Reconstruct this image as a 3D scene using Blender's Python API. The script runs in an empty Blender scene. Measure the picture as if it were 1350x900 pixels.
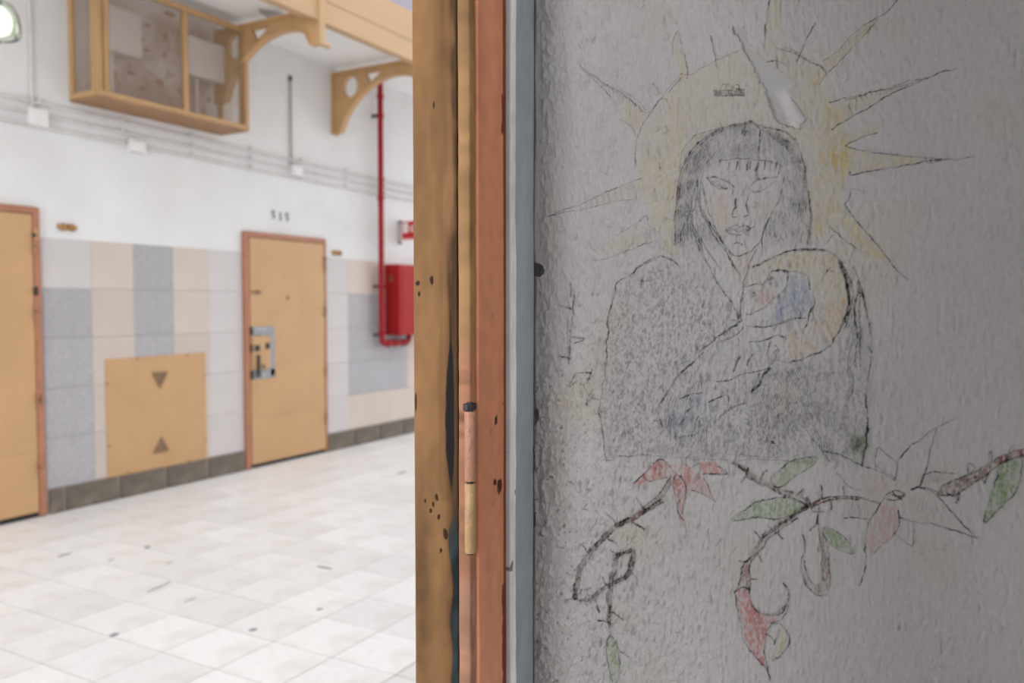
import bpy, bmesh, math, random
import numpy as np
from mathutils import Vector, Matrix

S = bpy.context.scene
COL = S.collection
rnd = random.Random(7)
RNG = np.random.default_rng(11)

# ------------------------------------------------------------------ camera, world, light, exposure
CAM_Z = 1.435
yaw, pitch = math.radians(29.4), math.radians(2.52)      # view direction: 29.4 deg off the gallery's axis, a little down
fwd = Vector((math.cos(yaw)*math.cos(pitch), math.sin(yaw)*math.cos(pitch), -math.sin(pitch)))
cam_d = bpy.data.cameras.new('camera'); cam = bpy.data.objects.new('camera', cam_d); COL.objects.link(cam)
cam.location = (0, 0, CAM_Z); cam.rotation_euler = fwd.to_track_quat('-Z', 'Y').to_euler()
cam_d.sensor_width = 36; cam_d.lens = 36*1090/1350
cam_d.clip_start = 0.02; cam_d.clip_end = 80
cam_d.dof.use_dof = True; cam_d.dof.focus_distance = 0.925; cam_d.dof.aperture_fstop = 5.2
S.camera = cam

world = bpy.data.worlds.new('overcast_sky'); S.world = world; world.use_nodes = True
bg = world.node_tree.nodes['Background']; bg.inputs[0].default_value = (0.9, 0.95, 1.0, 1); bg.inputs[1].default_value = 0.8

def area(name, loc, direction, sx, sy, power, color=(1, 1, 1)):
    l = bpy.data.lights.new(name, 'AREA'); l.shape = 'RECTANGLE'; l.size = sx; l.size_y = sy; l.energy = power; l.color = color
    o = bpy.data.objects.new(name, l); COL.objects.link(o); o.location = loc
    o.rotation_euler = Vector(direction).to_track_quat('-Z', 'Y').to_euler(); return o

area('gallery_skylight', (4.5, 2.0, 7.9), (0, 0, -1), 19.0, 2.6, 350, (0.93, 0.97, 1.0))
area('gallery_end_fill', (14.8, 2.9, 4.0), (-1, 0.0, -0.05), 4.2, 6.0, 300, (0.93, 0.97, 1.0))  # unseen light added at the far end to even out the wall
area('gallery_side_fill', (-2.5, 5.38, 2.6), (0.25, -1, -0.06), 4.2, 4.0, 108, (0.93, 0.97, 1.0))  # light added out of view, grazing the wall with the drawing
area('gallery_near_end_fill', (-4.76, 1.6, 2.4), (1, -0.08, -0.03), 2.1, 3.6, 200, (0.93, 0.97, 1.0))  # light added out of view, lifting the drawn wall near its corner
area('cell_fill', (-0.25, -3.25, 2.15), (0.15, 1, -0.25), 0.9, 0.7, 34, (0.93, 0.97, 1.0))  # fill added behind the camera; the rear wall has no opening
S.view_settings.view_transform = 'Standard'; S.view_settings.look = 'None'
S.view_settings.gamma = 1.0; S.view_settings.use_curve_mapping = False
S.view_settings.exposure = 0.0

# ------------------------------------------------------------------ helpers
def lin(r, g, b):
    f = lambda c: (c/255/12.92) if c <= 10 else ((c/255+0.055)/1.055)**2.4
    return (f(r), f(g), f(b), 1.0)

def new_mat(name):
    m = bpy.data.materials.new(name); m.use_nodes = True
    return m, m.node_tree.nodes, m.node_tree.links, m.node_tree.nodes['Principled BSDF']

def mat(name, c, rough=0.6, var=0.12, scale=6.0, bump=0.0, bscale=60.0, metal=0.0, dirt=None, dirt_amt=0.0, dirt_scale=3.0, stretch=(1, 1, 1), rand=0.0):
    """paint / stone / plaster: noise-varied base colour, optional blotches of dirt, optional fine bump, optional per-object variation"""
    m, N, L, B = new_mat(name)
    tc = N.new('ShaderNodeTexCoord'); mp = N.new('ShaderNodeMapping'); mp.inputs['Scale'].default_value = stretch
    L.new(tc.outputs['Object'], mp.inputs[0])
    n1 = N.new('ShaderNodeTexNoise'); n1.inputs['Scale'].default_value = scale; n1.inputs['Detail'].default_value = 5; L.new(mp.outputs[0], n1.inputs['Vector'])
    r = N.new('ShaderNodeMapRange'); r.inputs[1].default_value = 0.3; r.inputs[2].default_value = 0.7; r.inputs[3].default_value = 1-var; r.inputs[4].default_value = 1+var
    L.new(n1.outputs[0], r.inputs[0])
    mul = N.new('ShaderNodeVectorMath'); mul.operation = 'SCALE'; mul.inputs[0].default_value = c[:3]; L.new(r.outputs[0], mul.inputs['Scale'])
    out = mul.outputs[0]
    if rand:
        oi = N.new('ShaderNodeObjectInfo'); rr = N.new('ShaderNodeMapRange'); rr.inputs[3].default_value = 1-rand; rr.inputs[4].default_value = 1+rand
        L.new(oi.outputs['Random'], rr.inputs[0]); m2 = N.new('ShaderNodeVectorMath'); m2.operation = 'SCALE'; L.new(out, m2.inputs[0]); L.new(rr.outputs[0], m2.inputs['Scale']); out = m2.outputs[0]
    if dirt is not None:
        n2 = N.new('ShaderNodeTexNoise'); n2.inputs['Scale'].default_value = dirt_scale; n2.inputs['Detail'].default_value = 6; n2.inputs['Roughness'].default_value = 0.65; L.new(mp.outputs[0], n2.inputs['Vector'])
        r2 = N.new('ShaderNodeMapRange'); r2.inputs[1].default_value = 0.52; r2.inputs[2].default_value = 0.75; r2.inputs[4].default_value = dirt_amt; L.new(n2.outputs[0], r2.inputs[0])
        mx = N.new('ShaderNodeMix'); mx.data_type = 'RGBA'; L.new(r2.outputs[0], mx.inputs[0]); L.new(out, mx.inputs[6]); mx.inputs[7].default_value = dirt; out = mx.outputs[2]
    L.new(out, B.inputs['Base Color'])
    if 'red_' in name: B.inputs['Specular IOR Level'].default_value = 0.2
    B.inputs['Roughness'].default_value = rough; B.inputs['Metallic'].default_value = metal
    if bump:
        n3 = N.new('ShaderNodeTexNoise'); n3.inputs['Scale'].default_value = bscale; n3.inputs['Detail'].default_value = 4; L.new(mp.outputs[0], n3.inputs['Vector'])
        bp = N.new('ShaderNodeBump'); bp.inputs['Strength'].default_value = bump; bp.inputs['Distance'].default_value = 0.01; L.new(n3.outputs[0], bp.inputs['Height']); L.new(bp.outputs[0], B.inputs['Normal'])
    return m

def vcol_mat(name, rough=0.6, bump=0.25, bscale=900.0, spec=0.5, coarse=False):
    """colour of the paint and pigment from the mesh's own colour attribute, fine grain from noise"""
    m, N, L, B = new_mat(name)
    a = N.new('ShaderNodeAttribute'); a.attribute_name = 'paint'; L.new(a.outputs['Color'], B.inputs['Base Color'])
    tc = N.new('ShaderNodeTexCoord'); n = N.new('ShaderNodeTexNoise'); n.inputs['Scale'].default_value = bscale; n.inputs['Detail'].default_value = 3; L.new(tc.outputs['Object'], n.inputs['Vector'])
    bp = N.new('ShaderNodeBump'); bp.inputs['Strength'].default_value = bump; bp.inputs['Distance'].default_value = 0.0006; L.new(n.outputs[0], bp.inputs['Height']); L.new(bp.outputs[0], B.inputs['Normal'])
    if coarse:                                            # where the mesh is coarse the same brush marks come from a noise (alpha of the attribute)
        mp = N.new('ShaderNodeMapping'); mp.inputs['Scale'].default_value = (260, 260, 110); L.new(tc.outputs['Object'], mp.inputs[0])
        n2 = N.new('ShaderNodeTexNoise'); n2.inputs['Scale'].default_value = 1.0; n2.inputs['Detail'].default_value = 3; L.new(mp.outputs[0], n2.inputs['Vector'])
        b2 = N.new('ShaderNodeBump'); b2.inputs['Distance'].default_value = 0.0022; L.new(a.outputs['Alpha'], b2.inputs['Strength']); L.new(n2.outputs[0], b2.inputs['Height']); L.new(bp.outputs[0], b2.inputs['Normal']); L.new(b2.outputs[0], B.inputs['Normal'])
    B.inputs['Roughness'].default_value = rough; B.inputs['Specular IOR Level'].default_value = spec
    return m

def link(name, me, m=None, parent=None, loc=None):
    o = bpy.data.objects.new(name, me); COL.objects.link(o)
    if m is not None and not me.materials: me.materials.append(m)
    if parent is not None: o.parent = parent
    if loc is not None: o.location = loc
    return o

def tag(o, label, cat=None, group=None, kind=None):
    o['label'] = label
    if cat: o['category'] = cat
    if group: o['group'] = group
    if kind: o['kind'] = kind
    return o

def empty(name, loc):
    o = bpy.data.objects.new(name, None); COL.objects.link(o); o.location = loc; o.empty_display_size = 0.1; return o

class MB:
    """collects shapes given in world coordinates; build() links them as ONE mesh object whose origin is `org`"""
    def __init__(s): s.bm = bmesh.new()
    def box(s, x0, x1, y0, y1, z0, z1, bev=0.0):
        b = bmesh.new(); bmesh.ops.create_cube(b, size=1)
        bmesh.ops.scale(b, vec=(abs(x1-x0), abs(y1-y0), abs(z1-z0)), verts=b.verts)
        if bev: bmesh.ops.bevel(b, geom=b.edges[:], offset=bev, segments=2, affect='EDGES', profile=0.5)
        bmesh.ops.translate(b, vec=((x0+x1)/2, (y0+y1)/2, (z0+z1)/2), verts=b.verts)
        s.join(b); return s
    def join(s, b):
        me = bpy.data.meshes.new('t'); b.to_mesh(me); b.free(); s.bm.from_mesh(me); bpy.data.meshes.remove(me)
    def cyl(s, p0, p1, r, seg=16, r2=None):
        p0, p1 = Vector(p0), Vector(p1); d = p1-p0; b = bmesh.new()
        bmesh.ops.create_cone(b, cap_ends=True, segments=seg, radius1=r, radius2=r if r2 is None else r2, depth=d.length)
        bmesh.ops.transform(b, matrix=Matrix.Translation((p0+p1)/2) @ d.to_track_quat('Z', 'Y').to_matrix().to_4x4(), verts=b.verts)
        s.join(b); return s
    def tube(s, pts, r, seg=14):
        pts = [Vector(p) for p in pts]; b = bmesh.new(); rings = []; up = None
        for i, p in enumerate(pts):
            t = (pts[min(i+1, len(pts)-1)] - pts[max(i-1, 0)]).normalized()
            if up is None: up = t.orthogonal().normalized()
            up = (up - t*up.dot(t)).normalized(); v = t.cross(up)
            rings.append([b.verts.new(p + (up*math.cos(k*2*math.pi/seg) + v*math.sin(k*2*math.pi/seg))*r) for k in range(seg)])
        for a, c in zip(rings, rings[1:]):
            for k in range(seg): b.faces.new((a[k], a[(k+1) % seg], c[(k+1) % seg], c[k]))
        b.faces.new(rings[0][::-1]); b.faces.new(rings[-1]); s.join(b); return s
    def lathe(s, prof, cx, cy, seg=28):
        b = bmesh.new(); rings = [[b.verts.new((cx+r*math.cos(k*2*math.pi/seg), cy+r*math.sin(k*2*math.pi/seg), z)) for k in range(seg)] for r, z in prof]
        for a, c in zip(rings, rings[1:]):
            for k in range(seg): b.faces.new((a[k], a[(k+1) % seg], c[(k+1) % seg], c[k]))
        b.faces.new(rings[0][::-1]); b.faces.new(rings[-1]); s.join(b); return s
    def sphere(s, c, r, sx=1, sy=1, sz=1):
        b = bmesh.new(); bmesh.ops.create_uvsphere(b, u_segments=16, v_segments=10, radius=r)
        bmesh.ops.transform(b, matrix=Matrix.Translation(c) @ Matrix.Diagonal((sx, sy, sz, 1)), verts=b.verts); s.join(b); return s
    def prism(s, pts, axis, a0, a1):
        """polygon in the plane across `axis` (given by the other two coordinates) pushed from a0 to a1"""
        def P(p, a):
            return {0: (a, p[0], p[1]), 1: (p[0], a, p[1]), 2: (p[0], p[1], a)}[axis]
        b = bmesh.new(); f0 = [b.verts.new(P(p, a0)) for p in pts]; f1 = [b.verts.new(P(p, a1)) for p in pts]; n = len(pts)
        b.faces.new(f0); b.faces.new(f1[::-1])
        for k in range(n): b.faces.new((f0[k], f1[k], f1[(k+1) % n], f0[(k+1) % n]))
        s.join(b); return s
    def build(s, name, m, parent=None, org=None, smooth=False, world_parent=None):
        bmesh.ops.recalc_face_normals(s.bm, faces=s.bm.faces[:])
        off = Vector(org) if org is not None else (parent.location.copy() if parent is not None else Vector((0, 0, 0)))
        if parent is not None and parent.parent is not None and org is None: off = parent.location + parent.parent.location
        bmesh.ops.translate(s.bm, vec=-off, verts=s.bm.verts)
        me = bpy.data.meshes.new(name); s.bm.to_mesh(me); s.bm.free()
        if smooth:
            for p in me.polygons: p.use_smooth = True
        o = link(name, me, m, parent)
        if org is not None:
            if parent is None: o.location = off
            else: o.location = off - (parent.location + (parent.parent.location if parent.parent else Vector((0, 0, 0))))
        return o

def smooth_by_angle(o, deg=40):
    me = o.data
    me.shade_smooth() if hasattr(me, 'shade_smooth') else None
    try: me.set_sharp_from_angle(angle=math.radians(deg))
    except Exception: pass
    return o

# ---- numpy noise: gaussian-filtered white noise with correlation lengths given in samples
def gnoise(shape, l0, l1, seed):
    r = np.random.default_rng(seed).standard_normal(shape)
    f0 = np.fft.fftfreq(shape[0])[:, None]; f1 = np.fft.rfftfreq(shape[1])[None, :]
    g = np.exp(-2*(math.pi**2)*((f0*l0)**2 + (f1*l1)**2))
    n = np.fft.irfft2(np.fft.rfft2(r)*g, s=shape); n -= n.mean()
    return n/(n.std()+1e-9)
def sstep(a, b, x):
    t = np.clip((x-a)/(b-a), 0, 1); return t*t*(3-2*t)

def axis_grid(lo, hi, d0, d1, step, coarse):
    """fine samples between d0 and d1, coarse ones out to lo and hi"""
    a = list(np.arange(lo, d0-coarse*0.5, coarse)) if d0 > lo else []
    n = int(round((d1-d0)/step)); f = list(np.linspace(d0, d1, n+1))
    c = list(np.linspace(d1, hi, max(2, int((hi-d1)/coarse)+1))[1:]) if hi > d1 else []
    return np.array(a+f+c), len(a), n+1

def grid_mesh(name, P, color, faces_mask=None, normals=None, alpha=None):
    """P (n0,n1,3) vertex positions, color (n0,n1,3); optional face mask (n0-1,n1-1) keeps a subset"""
    n0, n1 = P.shape[:2]; idx = np.arange(n0*n1).reshape(n0, n1)
    q = np.stack([idx[:-1, :-1], idx[:-1, 1:], idx[1:, 1:], idx[1:, :-1]], -1)
    q = q.reshape(-1, 4) if faces_mask is None else q[faces_mask]
    used = np.unique(q); remap = np.zeros(n0*n1, np.int64); remap[used] = np.arange(len(used)); q = remap[q]
    v = P.reshape(-1, 3)[used]; c = color.reshape(-1, 3)[used]
    me = bpy.data.meshes.new(name)
    me.vertices.add(len(v)); me.vertices.foreach_set('co', v.astype(np.float32).ravel())
    me.loops.add(q.size); me.loops.foreach_set('vertex_index', q.astype(np.int32).ravel())
    me.polygons.add(len(q)); me.polygons.foreach_set('loop_start', (np.arange(len(q))*4).astype(np.int32))
    me.polygons.foreach_set('use_smooth', np.ones(len(q), bool))
    me.update(calc_edges=True)
    at = me.color_attributes.new('paint', 'FLOAT_COLOR', 'POINT')
    at.data.foreach_set('color', np.concatenate([c, np.zeros((len(c), 1)) if alpha is None else alpha.reshape(-1, 1)[used]], 1).astype(np.float32).ravel())
    if normals is not None:
        me.normals_split_custom_set_from_vertices(normals.reshape(-1, 3)[used].astype(np.float32))
    return me

# ------------------------------------------------------------------ materials
M = {}
M['white_wall'] = mat('white_plaster_paint', (0.79, 0.782, 0.778), 0.75, 0.04, 2.5, 0.25, 18, dirt=(0.60, 0.55, 0.52, 1), dirt_amt=0.22, dirt_scale=1.1)
M['cell_paint'] = mat('cell_white_paint', (0.46, 0.45, 0.445), 0.8, 0.06, 6, 0.4, 60)
M['grout'] = mat('grey_grout', (0.50, 0.47, 0.45), 0.9, 0.1, 20)
M['tile_white'] = mat('white_glazed_tile', (0.61, 0.565, 0.56), 0.3, 0.03, 3, 0.03, 20, rand=0.03)
M['tile_beige'] = mat('beige_glazed_tile', (0.60, 0.51, 0.445), 0.3, 0.03, 3, 0.03, 20, rand=0.045)
M['tile_grey'] = mat('grey_speckled_tile', (0.415, 0.40, 0.42), 0.35, 0.14, 70, 0.03, 20, rand=0.03)
M['stone'] = mat('grey_brown_stone', (0.155, 0.125, 0.098), 0.7, 0.3, 9, 0.3, 40, dirt=(0.34, 0.29, 0.26, 1), dirt_amt=0.5, dirt_scale=3.5)
M['mortar'] = mat('pale_mortar', (0.42, 0.38, 0.34), 0.9, 0.2, 20)
M['door_yellow'] = mat('yellow_door_enamel', (0.56, 0.335, 0.165), 0.42, 0.05, 3, 0.06, 14, dirt=(0.48, 0.28, 0.14, 1), dirt_amt=0.35, dirt_scale=2.0)
M['frame_brown'] = mat('orange_brown_enamel', (0.42, 0.18, 0.10), 0.5, 0.12, 12, 0.1, 50)
M['iron_yellow'] = mat('ochre_painted_iron', (0.53, 0.315, 0.145), 0.5, 0.1, 5, 0.05, 30, dirt=(0.33, 0.17, 0.09, 1), dirt_amt=0.35, dirt_scale=2.4)
M['beam_yellow'] = mat('pale_ochre_beam_paint', (0.55, 0.355, 0.195), 0.5, 0.06, 3, 0.03, 20, dirt=(0.45, 0.24, 0.13, 1), dirt_amt=0.35, dirt_scale=1.5, stretch=(0.5, 1, 2))
M['red'] = mat('red_enamel', (0.36, 0.012, 0.014), 0.55, 0.06, 4)
M['red_pipe'] = mat('red_pipe_paint', (0.33, 0.016, 0.022), 0.55, 0.1, 8)
M['dark'] = mat('dark_iron', (0.03, 0.026, 0.024), 0.5, 0.2, 20)
M['bare'] = mat('scraped_grey_metal', (0.33, 0.34, 0.36), 0.55, 0.3, 40, dirt=(0.12, 0.10, 0.09, 1), dirt_amt=0.7, dirt_scale=30)
M['white_plastic'] = mat('white_painted_box', (0.80, 0.78, 0.77), 0.45, 0.03, 5)
M['conduit'] = mat('white_conduit_paint', (0.70, 0.67, 0.655), 0.6, 0.1, 12)
M['greycond'] = mat('grey_steel_conduit', (0.42, 0.38, 0.36), 0.5, 0.1, 12)
M['brass'] = mat('tarnished_brass', (0.42, 0.22, 0.08), 0.4, 0.2, 30, metal=0.4)
M['rust'] = mat('rust_brown_paint', (0.25, 0.13, 0.08), 0.6, 0.3, 16)
M['black_paint'] = mat('black_stencil_paint', (0.07, 0.065, 0.065), 0.7, 0.2, 30)
M['brown_paint'] = mat('brown_stencil_paint', (0.22, 0.13, 0.075), 0.6, 0.25, 30)
M['sign_red'] = mat('red_sign_print', (0.55, 0.03, 0.03), 0.4, 0.03, 5)
M['sign_white'] = mat('white_sign_print', (0.80, 0.76, 0.73), 0.4, 0.03, 5)
M['floor_tile'] = mat('pale_terrazzo', (0.79, 0.765, 0.75), 0.38, 0.05, 26, 0.02, 60, dirt=(0.60, 0.51, 0.44, 1), dirt_amt=0.65, dirt_scale=3.2, rand=0.06)
M['floor_base'] = mat('floor_joint', (0.30, 0.26, 0.235), 0.85, 0.15, 20)
M['scuff'] = mat('dark_chipped_corner', (0.25, 0.24, 0.25), 0.8, 0.2, 40)
M['plaster_stain'] = mat('rust_stained_plaster', (0.40, 0.27, 0.22), 0.9, 0.35, 30)
M['wall_paint'] = vcol_mat('brushed_wall_paint', 0.6, 0.3, 1000, 0.3, True)
M['enamel'] = vcol_mat('worn_enamel', 0.5, 0.3, 700, 0.10)
M['mauve'] = mat('mauve_grey_sheet', (0.36, 0.33, 0.40), 0.6, 0.08, 3)
M['wire'] = mat('pale_wire', (0.42, 0.30, 0.20), 0.5, 0.1, 20)
M['slab_white'] = mat('white_slab_paint', (0.90, 0.89, 0.885), 0.8, 0.03, 2)
# the far wall has the same plaster, rust-stained where it is shut in by the wire cage
M['stained_wall'] = mat('white_plaster_rust_stained', (0.79, 0.782, 0.778), 0.75, 0.04, 2.5, 0.25, 18, dirt=(0.60, 0.55, 0.52, 1), dirt_amt=0.22, dirt_scale=1.1)
def stain(m, x0, x1, z0, z1, soft_, col, scale, lo, hi, amt):
    N, L = m.node_tree.nodes, m.node_tree.links; B = N['Principled BSDF']; tc = N.new('ShaderNodeTexCoord'); sx = N.new('ShaderNodeSeparateXYZ'); L.new(tc.outputs['Object'], sx.inputs[0])
    prev = B.inputs['Base Color'].links[0].from_socket; acc = None
    for sock, a, b in (('X', x0, x0+soft_), ('X', x1, x1-soft_), ('Z', z0, z0+soft_), ('Z', z1, z1-soft_)):
        r = N.new('ShaderNodeMapRange'); r.interpolation_type = 'SMOOTHSTEP'
        if a < b: r.inputs[1].default_value, r.inputs[2].default_value, r.inputs[3].default_value, r.inputs[4].default_value = a, b, 0, 1
        else: r.inputs[1].default_value, r.inputs[2].default_value, r.inputs[3].default_value, r.inputs[4].default_value = b, a, 1, 0
        L.new(sx.outputs[sock], r.inputs[0])
        if acc is None: acc = r.outputs[0]
        else:
            mu = N.new('ShaderNodeMath'); mu.operation = 'MULTIPLY'; L.new(acc, mu.inputs[0]); L.new(r.outputs[0], mu.inputs[1]); acc = mu.outputs[0]
    n = N.new('ShaderNodeTexNoise'); n.inputs['Scale'].default_value = scale; n.inputs['Detail'].default_value = 7; n.inputs['Roughness'].default_value = 0.62; L.new(tc.outputs['Object'], n.inputs['Vector'])
    r = N.new('ShaderNodeMapRange'); r.inputs[1].default_value = lo; r.inputs[2].default_value = hi; r.inputs[4].default_value = amt; L.new(n.outputs[0], r.inputs[0])
    mu = N.new('ShaderNodeMath'); mu.operation = 'MULTIPLY'; L.new(acc, mu.inputs[0]); L.new(r.outputs[0], mu.inputs[1])
    mx = N.new('ShaderNodeMix'); mx.data_type = 'RGBA'; L.new(mu.outputs[0], mx.inputs[0]); L.new(prev, mx.inputs[6]); mx.inputs[7].default_value = col; L.new(mx.outputs[2], B.inputs['Base Color'])
stain(M['stained_wall'], 3.62, 4.86, 2.84, 3.74, 0.14, (0.40, 0.27, 0.215, 1), 3.2, 0.28, 0.58, 0.8)
stain(M['stained_wall'], 3.70, 4.82, 2.88, 3.70, 0.10, (0.24, 0.12, 0.09, 1), 14.0, 0.58, 0.70, 0.75)

# floor under and beyond the separate tiles: the same grid of tiles as a pattern
m, N, L, B = new_mat('terrazzo_grid'); tc = N.new('ShaderNodeTexCoord'); mp = N.new('ShaderNodeMapping'); mp.inputs['Location'].default_value = (-1.912, -3.24, 0); L.new(tc.outputs['Object'], mp.inputs[0])
br = N.new('ShaderNodeTexBrick'); br.offset = 0.0; br.squash = 1.0; br.inputs['Scale'].default_value = 1.0; br.inputs['Mortar Size'].default_value = 0.0022; br.inputs['Brick Width'].default_value = 0.3085; br.inputs['Row Height'].default_value = 0.3235
br.inputs['Color1'].default_value = (0.76, 0.735, 0.72, 1); br.inputs['Color2'].default_value = (0.68, 0.645, 0.62, 1); br.inputs['Mortar'].default_value = (0.28, 0.245, 0.22, 1); L.new(mp.outputs[0], br.inputs['Vector'])
nn = N.new('ShaderNodeTexNoise'); nn.inputs['Scale'].default_value = 6; nn.inputs['Detail'].default_value = 6; L.new(tc.outputs['Object'], nn.inputs['Vector'])
rr = N.new('ShaderNodeMapRange'); rr.inputs[1].default_value = .3; rr.inputs[2].default_value = .7; rr.inputs[3].default_value = .88; rr.inputs[4].default_value = 1.04; L.new(nn.outputs[0], rr.inputs[0])
sc = N.new('ShaderNodeVectorMath'); sc.operation = 'SCALE'; L.new(br.outputs['Color'], sc.inputs[0]); L.new(rr.outputs[0], sc.inputs['Scale']); L.new(sc.outputs[0], B.inputs['Base Color']); B.inputs['Roughness'].default_value = 0.4
M['floor_grid'] = m
M['board_brown'] = mat('brown_underboard_paint', (0.36, 0.20, 0.10), 0.6, 0.12, 8)
M['shade_grime'] = mat('brown_shade_grime', (0.13, 0.09, 0.075), 0.9, 0.3, 12)  # colour of the painted shadow and dirt line under the conduits
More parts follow.
